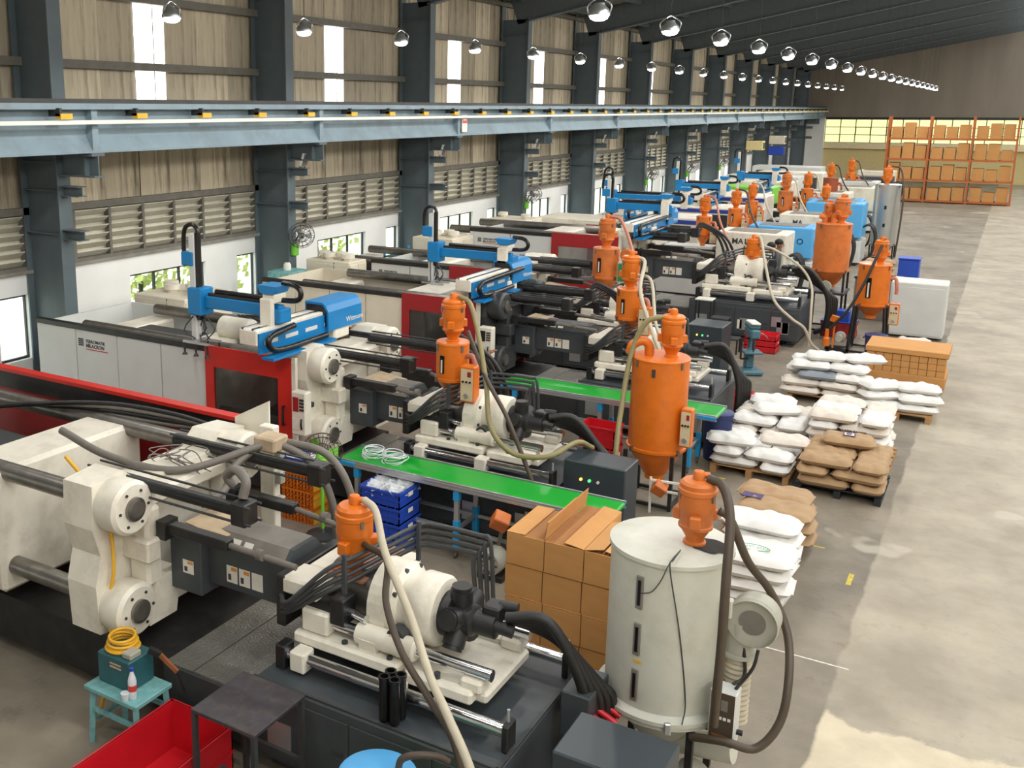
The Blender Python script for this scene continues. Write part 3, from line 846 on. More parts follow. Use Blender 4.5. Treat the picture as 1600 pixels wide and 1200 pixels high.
    MB().bx(-1.75+x, -1.38+x, -.18, .5, 1.425, 1.445).build('feed_plate', 'copper_plate', t)
    # heated barrel cover
    cv = MB().prism([(-.24, 1.06), (.24, 1.06), (.24, 1.42), (.15, 1.52), (-.15, 1.52), (-.24, 1.42)], 'x', dx+.15, -2.06+x).build('barrel_cover', 'm_base', t)
    MB().prism([(-.245, 1.42), (.245, 1.42), (.152, 1.525), (-.152, 1.525)], 'x', dx+.14, -2.1+x).build('cover_top', cover, cv)
    if stick:
        for k in range(3): sticker(cv, (dx+.5+k*.135, -.242, 1.12), .115, .15, ink=k < 2)
        for k in range(3):
            m = MB(); m.obox((dx+.45+k*.13, -.2, 1.472), (.09 if k else .05, .05, .004), (.84, 0, 0)); m.build('name_strip', 'sticker', cv)
    ng = MB().bx(dx-.05, dx+.3, -.34, .3, .96, 1.44, .01).build('nozzle_guard', 'm_base', t)
    sticker(ng, (dx+.1, -.343, 1.14), .12, .12)
    MB().obox((dx+.28, -.02, 1.53), (.42, .5, .012), (0, .12, 0)).build('guard_plate', 'tan_plate', t)
    # carriage pull cylinders
    for sy in (-1, 1):
        z = 1.93
        u = MB().cyl((dx-.75, sy*.5, z), (dx+.85, sy*.5, z), .055, 14).build('upper_cylinder', 'm_black', t)
        m = MB().bx(dx+.85, dx+1.0, sy*.5-.085, sy*.5+.085, z-.1, z+.09, .012); m.build('cylinder_head', 'm_black', u)
        m = MB()
        for ay, az in ((-.07, .07), (.07, .07), (-.07, -.07), (.07, -.07)): m.cyl((dx-.75, sy*.5+ay, z+az), (dx+1.04, sy*.5+ay, z+az), .011, 6)
        m.build('tie_rod', 'm_dark', u)
        z = 1.57
        l = MB().bx(dx+.05, dx+.72, sy*.44-.05, sy*.44+.05, z-.04, z+.05, .008).bx(dx-.02, dx+.08, sy*.44-.08, sy*.44+.08, z-.09, z+.07).build('lower_cylinder', 'm_black', t)
        MB().cyl((dx+.72, sy*.44, z), (-1.85+x, sy*.4, z-.04), .026, 12).cyl((dx+1.0, sy*.44, z), (dx+1.06, sy*.44, z), .045, 12).build('push_rod', 'hose_grey', l)
    if pipes:
        m = MB()
        for k in range(4):
            z = 1.66-.06*k; m.tube([(-2.0+x, -.4, 1.26-.05*k), (-1.84+x, -.52+.02*k, 1.3-.03*k), (-1.55+x, -.42, z-.06), (-1.42+x, -.2, z), (-1.32+x, .5, z), (-1.2+x, .62, z), (-.8+x, .64+.01*k, z), (-.7+x-.05*k, .64, z-.05), (-.66+x-.05*k, .64, 1.05)], .019, 8, 4)
        m.build('oil_pipe', 'm_dark', t)
        m = MB().bar((-1.44+x, -.34, 1.4), (-1.44+x, -.34, 1.72), .03).bar((-1.28+x, .5, 1.38), (-1.28+x, .5, 1.72), .03); m.build('pipe_clamp', 'm_base', t)
    if hoses:
        for k in range(5):
            a = .05*k
            MB().tube([(-.26+x, .0+a, ZA+.1-.03*k), (.02+x, .08+a, ZA+.12-.06*k), (.3*hx+a*.6, .14+a, ZA-.2-.05*k), (.42*hx+a*.6, .2+a, .75), (.38*hx+a*.4, .28+a, .25), (.2, .4+a, .1)], .041, 8, 6).build('drain_hose', 'hose_black', t)
        for sy in ((1,) if rear else ()):
            for k in range(3):
                MB().tube([(dx+.93, sy*.5, 2.0), (dx+1.05, sy*.5+.05, 2.06+.03*k), (dx+1.35+.08*k, sy*.62, 1.85), (dx+1.5+.1*k, sy*.72, 1.4), (dx+1.5+.1*k, sy*.74, .9)], .026, 8, 6).build('pressure_hose', 'hose_black', t)
    platen(t, dx, plat)
    for sy in (-1, 1):
        for z in (.92, 1.82): MB().cyl((-7.4, sy*.74, z), (dx-.3, sy*.74, z), .085, 18).build('tie_bar', 'steel_worn', t)
def clamp_unit(t, mat='m_white', xm=-5.35):
    MB().bx(xm, xm+.6, -.88, .88, .68, 1.86, .04).build('moving_platen', mat, t)
    MB().bx(-7.55, -7.05, -.8, .8, .66, 1.7, .04).build('tail_stock', mat, t)
    m = MB()
    for z in (1.1, 1.6): m.bx(-7.05, xm, -.25, .25, z-.1, z+.1, .03)
    m.build('toggle_link', 'm_dark', t)
def guards(t, red='red_door', x0=-4.75, x1=-3.3, px0=-8.2, win='window_dark', panel='m_panel', title=True, ystep=-1.02, npan=4, rail=True, rear=True):
    y = ystep; z0, z1 = .62, 1.92
    f = MB().bx(x0, x1, y-.03, y, z0, z0+.34).bx(x0, x1, y-.03, y, z1-.28, z1).bx(x0, x0+.15, y-.03, y, z0+.34, z1-.28).bx(x1-.22, x1, y-.03, y, z0+.34, z1-.28).build('safety_door', red, t)
    MB().bx(x0+.14, x1-.2, y-.02, y-.01, z0+.33, z1-.27).build('door_window', win, f)
    m = MB().bar((x1-.12, y-.07, z0+.42), (x1-.12, y-.07, z0+.68), .025).bar((x1-.12, y-.07, z0+.43), (x1-.12, y-.03, z0+.43), .02).bar((x1-.12, y-.07, z0+.67), (x1-.12, y-.03, z0+.67), .02); m.build('door_handle', 'm_black', f)
    for k in range(3): sticker(f, (x1-.5+k*.155, y-.031, z0+.04), .13, .13)
    MB().bx(x1+.0, x1+.06, y-.03, y+.02, z0-.1, z1+.02).build('door_post', 'm_white', t)
    MB().bx(x0, x1, y-.01, y+.1, .1, z0).build('door_sill', 'm_black', t)
    w = (x0-px0)/npan
    for k in range(npan):
        a = px0+k*w
        p = MB().bx(a+.008, a+w-.008, y+.02, y+.05, .3, 1.82, .006).build('cover_panel', panel, t)
        m = MB()
        for q in (.06, w-.12): m.bx(a+q, a+q+.05, y+.012, y+.02, .82, .85)
        m.build('panel_latch', 'm_black', p)
        if k == npan-1 and panel == 'm_panel':
            pass
    if rail: MB().bx(px0, x0, y+.0, y+.09, 1.82, 1.9, .01).build('top_rail', 'm_black', t)
    MB().bx(px0, px0+.04, y+.05, .93, .3, 1.82).build('end_panel', panel, t)
    MB().bx(px0, x0, y+.05, y+.07, .1, .3).build('kick_plate', 'm_black', t)
    if rear:
        f = MB().bx(x0, x1, .95, .98, .3, 1.9).build('rear_door', red, t)
        MB().bx(px0, x0, .93, .96, .3, 1.82).build('rear_panel', panel, t)
def logo_block(t, x, y, z, mat_sq='sticker_ink', s=1.0):
    m = MB(); m.T = face_T((x, y, z)); 
    for k in range(4): m.bx(0, .11*s, k*.03*s, k*.03*s+.022*s, 0, .002)
    l = m.build('panel_emblem', mat_sq, t)
    T = face_T((x+.16*s, y, z+.06*s)); text_mesh('FERROMATIK', .068*s, 'sticker_ink', t, T, bold=True)
    T = face_T((x+.16*s, y, z-.01*s)); text_mesh('MILACRON', .075*s, 'sticker_ink', t, T, bold=True)
    m = MB(); m.T = face_T((x+.16*s, y, z-.045*s)); m.bx(0, .46*s, 0, .014*s, 0, .002); m.build('red_underline', 'red_door', t)
def control_panel(t, x, y, z, w=.24, h=.52, screen='dark_red'):
    b = MB().bx(x, x+w, y-.14, y, z, z+h, .015).build('operator_panel', 'm_white', t)
    MB().bx(x+.03, x+w*.52, y-.146, y-.14, z+h*.55, z+h*.88).build('screen', screen, b)
    m = MB()
    for i in range(3):
        for j in range(4): m.bx(x+w*.6+i*w*.11, x+w*.68+i*w*.11, y-.15, y-.14, z+h*(.58+j*.075), z+h*(.63+j*.075))
    m.build('keypad', 'm_dark', b)
    MB().bx(x+.03, x+w*.52, y-.146, y-.14, z+h*.12, z+h*.4).build('card_holder', 'sticker', b)
    MB().tube([(x+w*.75, y-.15, z+h*.4), (x+w*.78, y-.17, z+h*.3), (x+w*.75, y-.15, z+h*.16)], .012, 6).build('panel_grip', 'm_black', b)
    MB().bar((x+w/2, y, z+h*.6), (x+w/2, y+.16, z+h*.6), .06).build('panel_arm', 'm_dark', b)
    return b
def power_cabinet(label, loc, w=.7, d=.5, h=1.08, leds=True, lid=True, group='dark grey power cabinets'):
    t = thing('power_cabinet', label, 'cabinet', loc, group=group)
    MB().bx(0, w, 0, d, .05, h, .012).build('body', 'cabinet_grey', t)
    MB().bx(.03, w-.03, .03, d-.03, 0, .05).build('plinth', 'm_black', t)
    MB().bx(.015, w-.015, -.012, 0, .1, h*.62, .004).build('front_door', 'cabinet_grey', t)
    if leds:
        for k, q in enumerate(('led_amber', 'led_green', 'sticker')):
            MB().cyl((w*.3+k*.1, 0, h*.82), (w*.3+k*.1, -.018, h*.82), .016, 10).build('indicator_light', q, t)
    return t

# nearest machine, no guards on its open mould space
T1 = thing('moulding_machine', 'nearest white and black injection moulding machine with open clamp in front', 'machine', (-2.48, 6.07, 0), group='injection moulding machines')
injection_unit(T1, hx=.72, rear=False); clamp_unit(T1, xm=-5.4)
f = MB().bx(-8.0, -3.6, 1.1, 1.13, .25, 1.8).build('rear_guard', 'dark_red', T1)
MB().bx(-8.0, -3.55, 1.05, 1.17, 2.0, 2.04).build('rear_guard_rail', 'red_door', f); MB().bx(-8.0, -3.55, 1.08, 1.14, 1.8, 2.0).build('rear_track', 'm_black', f)
MB().prism([(-3.62, 1.75), (-3.2, 1.8), (-3.2, 2.3), (-3.62, 2.08)], 'y', .98, 1.0).build('splash_plate', 'm_white', T1)
MB().bx(-3.22, -3.05, .85, .95, .1, 2.1, .01).build('rear_post', 'm_white', T1)
for k in range(3): MB().bx(-3.05, -2.98, .86, .94, 1.3+.25*k, 1.42+.25*k, .008).build('junction_box', 'grey_cast', T1)
for pts, r in ((((-4.6, -.3, 2.12), (-4.0, -.28, 1.98), (-3.4, -.05, 1.9), (-3.0, .45, 2.02), (-2.9, .6, 2.06)), .035),
               (((-2.95, .62, 2.05), (-3.05, .3, 1.9), (-3.0, .1, 1.75), (-3.1, -.1, 1.66)), .035),
               (((-2.85, .66, 2.05), (-2.5, .72, 1.9), (-2.32, .78, 1.5), (-2.3, .8, .9), (-2.3, .8, .56)), .036),
               (((-2.85, .72, 2.05), (-2.4, .8, 1.98), (-2.16, .84, 1.6), (-2.12, .84, .9), (-2.14, .84, .56)), .036)):
    MB().tube(pts, r, 10, 7).build('pressure_hose', 'hose_grey', T1)
MB().bx(-3.02, -2.78, .52, .74, 1.99, 2.12, .015).build('hose_manifold', 'tan_plate', T1)
MB().tube([(-2.3, -.48, 2.03), (-2.3, -.44, 2.16), (-2.45, -.38, 2.2), (-2.56, -.36, 2.12), (-2.5, -.34, 2.04)], .04, 10, 6).build('elbow_hose', 'hose_grey', T1)
m = MB()
for k in range(7):
    a = Vector((-3.7+R.uniform(-.1, .15), R.uniform(-.1, .3), 1.94)); m.tube([a, a+Vector((R.uniform(-.1, .15), R.uniform(.0, .2), .03)), a+Vector((R.uniform(0, .2), R.uniform(.1, .3), .02)), a+Vector((R.uniform(.1, .3), R.uniform(-.1, .3), .01)), a+Vector((.45, .1, -.06))], .006, 5, 4)
m.build('sensor_wire', 'hose_grey', T1)
for k in range(4): MB().tube([(-7.0, .3+.12*k, 1.75), (-6.0, .45+.1*k, 1.95-.03*k), (-5.2, .8, 2.0-.04*k), (-4.4, .95, 1.98-.04*k), (-3.7, .9, 1.95)], .024, 7, 5).build('rear_hose', 'hose_grey' if k % 2 else 'm_black', T1)
# valve terminal behind the barrel
vt = MB().bx(-2.1, -1.55, .78, 1.02, 1.0, 1.16, .01).build('terminal_box', 'm_white', T1)
MB().bx(-2.1, -1.55, .76, .78, 1.0, 1.12).bx(-2.08, -2.03, .8, .85, .1, 1.0).bx(-1.62, -1.57, .8, .85, .1, 1.0).build('terminal_frame', 'm_dark', vt)
m = MB()
for k in range(16):
    a = Vector((-2.35+R.random()*.5, .55+R.random()*.35, 1.05)); m.tube([a, a+Vector((R.uniform(-.1, .1), R.uniform(-.1, .1), .12)), a+Vector((R.uniform(-.2, .2), R.uniform(-.1, .1), -.1)), a+Vector((0, .1, -.4))], .011, 5, 3)
m.build('cable_bundle', 'm_dark', T1)
MB().tube([(-4.05, -.72, 2.1), (-3.55, -.78, 1.8), (-3.42, -.82, 1.3), (-3.45, -.9, .9), (-3.3, -.95, .62), (-3.35, -1.05, .3), (-3.4, -1.1, .04)], .016, 8, 6).build('yellow_cable', 'cable_yellow', T1)
MB().bx(.14, .36, .1, .5, .55, .9, .01).build('side_box', 'm_base', T1)
m = MB()
for k in range(3): m.cyl((.36, .18+.1*k, .72), (.5, .18+.1*k, .66), .025, 8)
m.build('red_coupling', 'red_plastic', T1)

T2 = thing('moulding_machine', 'white moulding machine with bright red safety door and blue robot on top', 'machine', (-4.08, 10.68, 0), group='injection moulding machines')
injection_unit(T2, dx=-2.85, stick=True)
guards(T2, 'red_door'); clamp_unit(T2)
logo_block(T2, -7.28, -1.002, 1.58, s=1.0)
for k in range(6):
    MB().tube([(-5.6+.1*k, .5, 1.9), (-5.0, .45-.1*k, 2.02+.02*k), (-4.3, .4-.12*k, 1.98), (-3.7, .55-.15*k, 1.95+.03*k), (-3.4, .4, 1.92)], .016, 6, 5).build('cable', 'm_black', T2)
MB().lathe([(.16, 0), (.16, .5), (.1, .52)], c=(-5.1, -.25, 1.98), axis='x', n=18).build('ejector_cylinder', 'm_white', T2)
control_panel(T2, -3.2, -1.06, 1.0, .22, .56)
T3 = thing('moulding_machine', 'moulding machine with dark red door, cream panels and black platen', 'machine', (-3.5, 15.4, 0), group='injection moulding machines')
injection_unit(T3, dx=-3.25, hx=.6, cover='m_dark', plat='m_dark')
guards(T3, 'dark_red', -5.1, -3.68, panel='m_cream'); clamp_unit(T3)
control_panel(T3, -3.55, -1.06, 1.02, .24, .52, 'm_black')
T4 = thing('moulding_machine', 'moulding machine with grey panels mostly hidden under the second blue robot', 'machine', (-5.0, 18.5, 0), group='injection moulding machines')
injection_unit(T4, dx=-2.8, hoses=False)
guards(T4, 'dark_red', x0=-4.35, x1=-2.95, px0=-6.25, npan=2); clamp_unit(T4); logo_block(T4, -6.05, -1.002, 1.6, s=.8)
T5 = thing('moulding_machine', 'moulding machine with red framed clear door and long dark base near bags', 'machine', (-3.6, 23.1, 0), group='injection moulding machines')
injection_unit(T5, dx=-3.2, sled=.0)
guards(T5, 'dark_red', x0=-4.85, x1=-3.4, px0=-6.8, npan=2, win='window_clear'); clamp_unit(T5); logo_block(T5, -6.6, -1.002, 1.6, s=.8)
T5.scale = (1.12, 1.12, 1.12)

# cabinets standing at the machine ends
power_cabinet('dark grey power cabinet with lit indicators behind the front conveyor end', (-3.96, 10.22, 0), .72, .46, 1.1)
power_cabinet('dark grey power cabinet with lit indicators left of the bench drill', (-4.92, 18.75, 0), .66, .7, 1.0)
power_cabinet('dark grey low cabinet with yellow label at the bottom picture edge', (-2.1, 5.42, 0), .68, .52, .95, leds=False)
MB().bx(-2.0, -1.86, 5.405, 5.42, .78, .83).build('yellow_label', 'yellow', bpy.data.objects['power_cabinet.002']).matrix_parent_inverse = Matrix.Translation((2.1, -5.42, 0))

# loader directly on the nearest machine and dryers on the others
t = thing('hopper_loader', 'small bright orange vacuum loader on the nearest machine barrel', 'loader', (-4.04, 6.05, 1.445), group='orange vacuum loaders')
loader(t, (0, 0, 0), .86, 'orange', .3); MB().bx(-.12, .12, -.12, .12, 0, .015).build('mount_plate', 'orange_old', t)
dryer('hopper_dryer', 'orange hopper dryer with control box on the machine behind front conveyor', (-5.64, 10.66, 1.447), .205, 0, .26, .72, ld_s=.84, ldrot=.6)
dryer('hopper_dryer', 'bright orange hopper dryer in front of the worn one, between machines', (-4.97, 15.38, 1.447), .2, 0, .27, .74, ld_s=.84, ldrot=.8)
dryer('hopper_dryer', 'worn orange hopper dryer with exposed green circuit board', (-6.48, 18.5, 1.447), .25, 0, .36, .92, mat='orange_old', box=None, ld_s=.9, ldrot=.3, elbow=False)
t = bpy.data.objects['hopper_dryer.002']
b = MB().bx(.3, .52, -.2, -.05, .3, .7, .01).build('open_control_box', 'beige_panel', t); MB().bx(.315, .505, -.206, -.2, .33, .67).build('circuit_board', 'pcb', b)
MB().lathe([(.1, 0), (.12, .02), (.12, .12), (.06, .13)], c=(.42, -.1, .82), axis='y', n=18).build('blower', 'orange_old', t)
t = thing('hopper_loader', 'small orange vacuum loader with pale hose on the fifth machine', 'loader', (-4.72, 23.1, 1.62), group='orange vacuum loaders')
loader(t, (0, 0, 0), .9, 'orange', .3); MB().bx(-.12, .12, -.12, .12, 0, .015).build('mount_plate', 'orange_old', t)

# ------------------------------------------------------------------ take-out robots
def robot(label, loc, y0=-1.55, y1=.75, arm_y=-1.05, arm_x=(-1.25, .15), zt=2.42, post=(1.98, 3.4), pz=1.95, side=1, grip=True):
    """pillar near y = .2, traverse beam along y, kick arm along -x, vertical arm at its end; loc = (platen x, axis y, 0)"""
    t = thing('takeout_robot', label, 'robot', loc, group='blue take-out robots')
    MB().bx(-.2, .2, .02, .38, pz, zt-.2, .02).build('pillar', 'm_white', t)
    b = MB().bx(-.14, .14, y0, y1+.35, zt-.2, zt, .015).build('traverse_beam', 'm_white', t)
    m = MB().bx(.142, .165, y0+.02, y1-.3, zt-.3, zt-.04); m.build('beam_side_plate', 'blue_robot', b)
    for k in range(4):
        a = y0+.12+k*.42
        MB().bx(.165, .17, a, a+.26, zt-.19, zt-.14).build('slot_window', 'm_panel', b)
    m = MB()
    for y in (-.08, .08): m.bx(y-.015, y+.015, y0, y1+.3, zt, zt+.02)
    m.build('linear_rail', 'chrome', b)
    MB().bx(.17, .36, y0+.05, y1-.4, zt-.36, zt-.33).build('cable_tray', 'blue_robot', b)
    m = MB().tube([(.26, y1-.5, zt-.28), (.26, y0+.35, zt-.28), (.26, y0+.1, zt-.2), (.26, y0+.12, zt-.08), (.26, y0+.4, zt-.04), (.26, arm_y+.1, zt-.02)], .04, 8, 4); m.build('cable_chain', 'black_plastic', b)
    # end housing with rounded top edge
    hx0, hx1 = -.16, .22
    pr = [(hx0, zt-.1), (hx1, zt-.26), (hx1, zt+.0), (hx1-.04, zt+.08), (hx1-.1, zt+.12), (hx0, zt+.12)]
    h = MB().prism(pr, 'y', y1-.4, y1+.4).build('drive_housing', 'blue_robot', t)
    m = MB().prism([(hx0+.03, zt-.08), (hx1-.03, zt-.2), (hx1-.03, zt+.0), (hx1-.1, zt+.09), (hx0+.03, zt+.09)], 'y', y1-.412, y1-.4); m.build('housing_opening', 'black_plastic', h)
    text_mesh('Wittmann', .1, 'sticker', h, face_T((hx1+.002, y1+.02, zt-.2), '+x'))
    # kick arm
    a0, a1 = arm_x
    a = MB().bx(a0, a1, arm_y-.06, arm_y+.06, zt+.08, zt+.24, .01).build('kick_arm', 'blue_robot', t)
    MB().bx(a1-.28, a1+.06, arm_y-.12, arm_y+.12, zt+.02, zt+.2, .015).build('carriage', 'blue_robot', a)
    MB().bx(a1-.2, a1-.02, arm_y-.2, arm_y-.12, zt-.1, zt+.34, .01).build('motor_bracket', 'm_white', a)
    MB().prism([(a1-.2, zt+.4), (a1+.0, zt+.4), (a1+.05, zt+.5), (a1-.25, zt+.5)], 'y', arm_y-.18, arm_y+.12).build('motor_cap', 'blue_robot', a)
    MB().bx(a1-.2, a1+.0, arm_y-.15, arm_y+.1, zt+.27, zt+.4, .02).build('servo_motor', 'm_white', a)
    MB().bx(a0+.2, a1-.1, arm_y-.03, arm_y+.03, zt+.24, zt+.28).build('arm_rail', 'm_black', a)
    MB().tube([(a0+.3, arm_y+.02, zt+.3), (a1-.1, arm_y+.02, zt+.3), (a1+.22, arm_y+.02, zt+.32), (a1+.28, arm_y+.02, zt+.42), (a1+.2, arm_y+.02, zt+.5), (a1, arm_y+.02, zt+.52)], .035, 8, 4).build('cable_chain', 'black_plastic', a)
    # vertical arm with gripper
    v = MB().bx(a0-.1, a0, arm_y-.05, arm_y+.05, post[0], post[1], .01).build('vertical_arm', 'm_panel', t)
    MB().bx(a0+.0, a0+.05, arm_y-.035, arm_y+.035, zt-.1, post[1]+.02).build('chain_guide', 'black_plastic', v)
    MB().tube([(a0+.03, arm_y, post[1]-.1), (a0+.02, arm_y, post[1]+.06), (a0-.08, arm_y, post[1]+.12), (a0-.2, arm_y, post[1]+.04), (a0-.22, arm_y, post[1]-.25), (a0-.12, arm_y, post[1]-.4)], .03, 8, 5).build('cable_loop', 'black_plastic', v)
    MB().bx(a0-.22, a0-.02, arm_y-.07, arm_y+.07, post[1]-.42, post[1]-.24, .01).build('top_bracket', 'blue_robot', v)
    MB().bx(a0-.08, a0+.16, arm_y-.13, arm_y+.13, zt-.02, zt+.34, .015).build('slide_block', 'blue_robot', v)
    if grip:
        g = MB().bar((a0-.2, arm_y-.1, post[0]-.02), (a0+.25, arm_y-.1, post[0]-.02), .03).bar((a0-.2, arm_y+.14, post[0]-.02), (a0+.25, arm_y+.14, post[0]-.02), .03).bar((a0, arm_y-.12, post[0]), (a0, arm_y+.16, post[0]), .035).build('gripper_frame', 'alu', v)
        for k in range(6):
            x, y = a0-.18+.2*(k % 3), arm_y-.1+.24*(k//3)
            MB().cyl((x, y, post[0]-.02), (x, y, post[0]-.16), .014, 6).lathe([(.014, -.16), (.04, -.2)], c=(x, y, post[0]), n=10, close=False).build('suction_cup', 'dark_steel', g)
        m = MB()
        for k in range(9):
            p = Vector((a0+R.uniform(-.1, .1), arm_y+R.uniform(-.1, .1), post[0]))
            m.tube([p, p+Vector((R.uniform(-.15, .15), R.uniform(-.12, .12), .15)), p+Vector((R.uniform(-.1, .1), 0, .35))], .009, 5, 3)
        m.build('air_line', 'm_dark', g)
    return t
robot('blue take-out robot standing on the machine with bright red door', (-7.66, 10.68, 0), y1=.25, zt=2.36)
robot('blue take-out robot standing on the machine with dark red door', (-7.3, 15.4, 0), y0=-1.3, y1=.55, arm_y=.35, arm_x=(-1.45, .1), zt=2.3, post=(1.9, 3.15), pz=1.9)
robot('blue take-out robot behind the worn orange dryer on red framed machine', (-7.15, 22.9, 0), y0=-1.2, y1=1.6, arm_y=1.1, arm_x=(-1.2, .3), zt=2.5, post=(2.0, 3.3), pz=2.2)

# ------------------------------------------------------------------ belt conveyors
def conveyor(label, x0, x1, y0, y1, zt, legs, group='green belt conveyors'):
    t = thing('belt_conveyor', label, 'conveyor', ((x0+x1)/2, (y0+y1)/2, 0), group=group)
    L2, W2 = (x1-x0)/2, (y1-y0)/2
    MB().bx(-L2+.02, L2-.02, -W2+.03, W2-.03, zt-.06, zt-.005).build('belt', 'green_belt', t)
    m = MB(); r = .03
    for x in (-L2+.03, L2-.03): m.cyl((x, -W2+.03, zt-.033), (x, W2-.03, zt-.033), .03, 12)
    m.build('end_roller', 'green_belt', t)
    for s_ in (-1, 1):
        f = MB().bx(-L2, L2, s_*W2-.02, s_*W2+.02, zt-.075, zt-.055).bx(-L2, L2, s_*W2-.02, s_*W2+.02, zt-.04, zt-.02).bx(-L2, L2, s_*W2-.014, s_*W2+.014, zt-.055, zt+.003).build('side_rail', 'alu', t)
        for x in (-L2, L2-.26): MB().bx(x, x+.26, s_*W2-.026, s_*W2+.026, zt-.07, zt-.012, .01).build('rail_end_clip', 'cyan_clip', f)
    for lx in legs:
        lx -= (x0+x1)/2
        for s_ in (-1, 1):
            g = MB().bx(lx-.028, lx+.028, s_*(W2-.03)-.028, s_*(W2-.03)+.028, .42, zt-.075, .004).build('leg', 'alu', t)
            MB().bx(lx-.034, lx+.034, s_*(W2-.03)-.034, s_*(W2-.03)+.034, .1, .46, .004).build('leg_sleeve', 'cyan_clip', g)
            MB().bx(lx-.036, lx+.036, s_*(W2-.03)-.036, s_*(W2-.03)+.036, zt-.2, zt-.09, .004).build('leg_clip', 'cyan_clip', g)
            m = MB().cyl((lx-.012, s_*(W2-.03), .035), (lx+.012, s_*(W2-.03), .035), .035, 12).bx(lx-.02, lx+.02, s_*(W2-.03)-.02, s_*(W2-.03)+.02, .06, .1); m.build('caster', 'steel_worn', g)
        MB().bx(lx-.02, lx+.02, -W2+.04, W2-.04, .33, .37).build('cross_brace', 'alu', t)
    for s_ in (-1, 1):
        MB().bx(legs[0]-(x0+x1)/2, legs[-1]-(x0+x1)/2, s_*(W2-.03)-.018, s_*(W2-.03)+.018, .33, .37).build('long_brace', 'alu', t)
    return t
conveyor('green belt conveyor in front with clear plastic rings lying on it', -6.47, -3.1, 9.32, 9.86, .9, (-6.2, -4.86, -3.5))
conveyor('green belt conveyor behind the tall orange dryer', -6.3, -3.05, 13.45, 14.02, .9, (-6.05, -4.7, -3.4))
# clear tubing coils lying on the front belt
for k, (x, y) in enumerate(((-6.12, 9.6), (-5.82, 9.58))):
    m = MB()
    for j in range(7):
        m.ring((x+R.uniform(-.02, .02), y+R.uniform(-.02, .02), .912+.014*j), .13+R.uniform(-.015, .015), .006, (R.uniform(-.2, .2), R.uniform(-.2, .2), 1), 24, 5)
    tag(m.build('tubing_coil', 'pale_plastic'), 'clear plastic ring moulding %s on front green belt' % ('at the left end', 'right of another ring')[k], 'plastic ring', 'clear plastic rings')

# ------------------------------------------------------------------ foreground white silo dryer
s = thing('silo_dryer', 'large off white cylindrical hopper dryer with three sight slots in front', 'dryer', (-1.81, 6.88, 0))
r = .425
MB().lathe([(.09, .2), (.09, .28), (r-.03, .66), (r+.04, .665), (r+.04, .69)], n=48).build('cone', 'silo_white', s)
b = MB().lathe([(r+.04, .69), (r+.055, .7), (r+.055, .73), (r+.01, .75), (r, .76), (r, 1.88), (r+.015, 1.885), (r+.015, 1.915), (r, 1.92), (r*.5, 1.935), (.02, 1.94)], n=64).build('drum', 'silo_white', s)
for k in range(3):
    a = -1.78; d = Vector((math.cos(a), math.sin(a), 0)); z = 1.66-.36*k
    f = MB().obox(d*(r+.003)+Vector((0, 0, z)), (.016, .055, .25), (0, 0, a), .004).build('sight_frame', 'm_cover', b)
    MB().obox(d*(r+.01)+Vector((0, 0, z)), (.01, .022, .19), (0, 0, a)).build('sight_glass', 'black_plastic', f)
a = -1.75; d = Vector((math.cos(a), math.sin(a), 0))
MB().obox(d*(r+.003)+Vector((0, 0, 1.13)), (.004, .06, .02), (0, 0, a)).build('warning_label', 'yellow', b)
m = MB()
for a in (-2.6, -1.2, -.2, 1.4, 2.6):
    d = Vector((math.cos(a), math.sin(a), 0)); m.obox(d*(r+.06)+Vector((0, 0, .7)), (.035, .045, .09), (0, 0, a), .006)
m.build('clamp', 'alu', b)
MB().bx(r-.01, r+.06, -.16, -.1, 1.5, 1.64, .008).build('hinge_bracket', 'silo_white', b)
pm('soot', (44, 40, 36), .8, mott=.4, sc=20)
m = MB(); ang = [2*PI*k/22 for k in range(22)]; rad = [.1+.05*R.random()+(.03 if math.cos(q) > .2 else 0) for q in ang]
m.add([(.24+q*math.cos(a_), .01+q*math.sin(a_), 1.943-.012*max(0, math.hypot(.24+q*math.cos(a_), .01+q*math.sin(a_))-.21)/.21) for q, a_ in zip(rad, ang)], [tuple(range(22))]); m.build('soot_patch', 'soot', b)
loader(s, (.16, .0, 1.94), .76, 'orange_old', .5)
# thin wires over the drum
MB().tube([(.12, -.2, 1.95), (.11, -.38, 1.945), (.1, -.455, 1.91), (.06, -.445, 1.8), (.0, -.44, 1.7), (-.08, -.428, 1.66)], .004, 5, 6).tube([(.12, -.22, 1.95), (.12, -.38, 1.945), (.12, -.452, 1.9), (.2, -.388, 1.4), (.26, -.35, .9), (.27, -.44, .76)], .005, 5, 6).build('sensor_wire', 'm_dark', s)
# blower, duct and control box
bl = MB().lathe([(.15, 0), (.17, .02), (.17, .15), (.15, .17)], c=(.62, -.12, 1.5), axis='y', n=32).build('blower', 'grey_cast', s)
MB().lathe([(.17, -.03), (.18, -.01), (.1, 0), (.09, .02)], c=(.62, -.12, 1.5), axis='y', n=32, close=False).build('inlet_flange', 'grey_cast', bl)
MB().cyl((.62, -.12, 1.5), (.62, -.125, 1.5), .09, 24).build('inlet_hole', 'm_cover', bl)
MB().cyl((.53, -.03, 1.46), (.53, -.03, 1.22), .1, 20).lathe([(.1, 1.2), (.125, 1.2), (.125, 1.225), (.1, 1.225)], c=(.53, -.03, 0), n=20).build('blower_outlet', 'grey_cast', bl)
m = MB().lathe([(.088+.01*(k % 2), .66+.02*k) for k in range(28)], c=(.53, -.03, 0), n=20); m.build('flex_duct', 'hose_beige', s)
cb = MB().bx(.42, .6, -.33, -.18, .62, 1.04, .01).build('control_box', 'm_panel', s)
MB().bx(.43, .59, -.336, -.33, .635, 1.03).build('panel_face', 'hose_brown', cb)
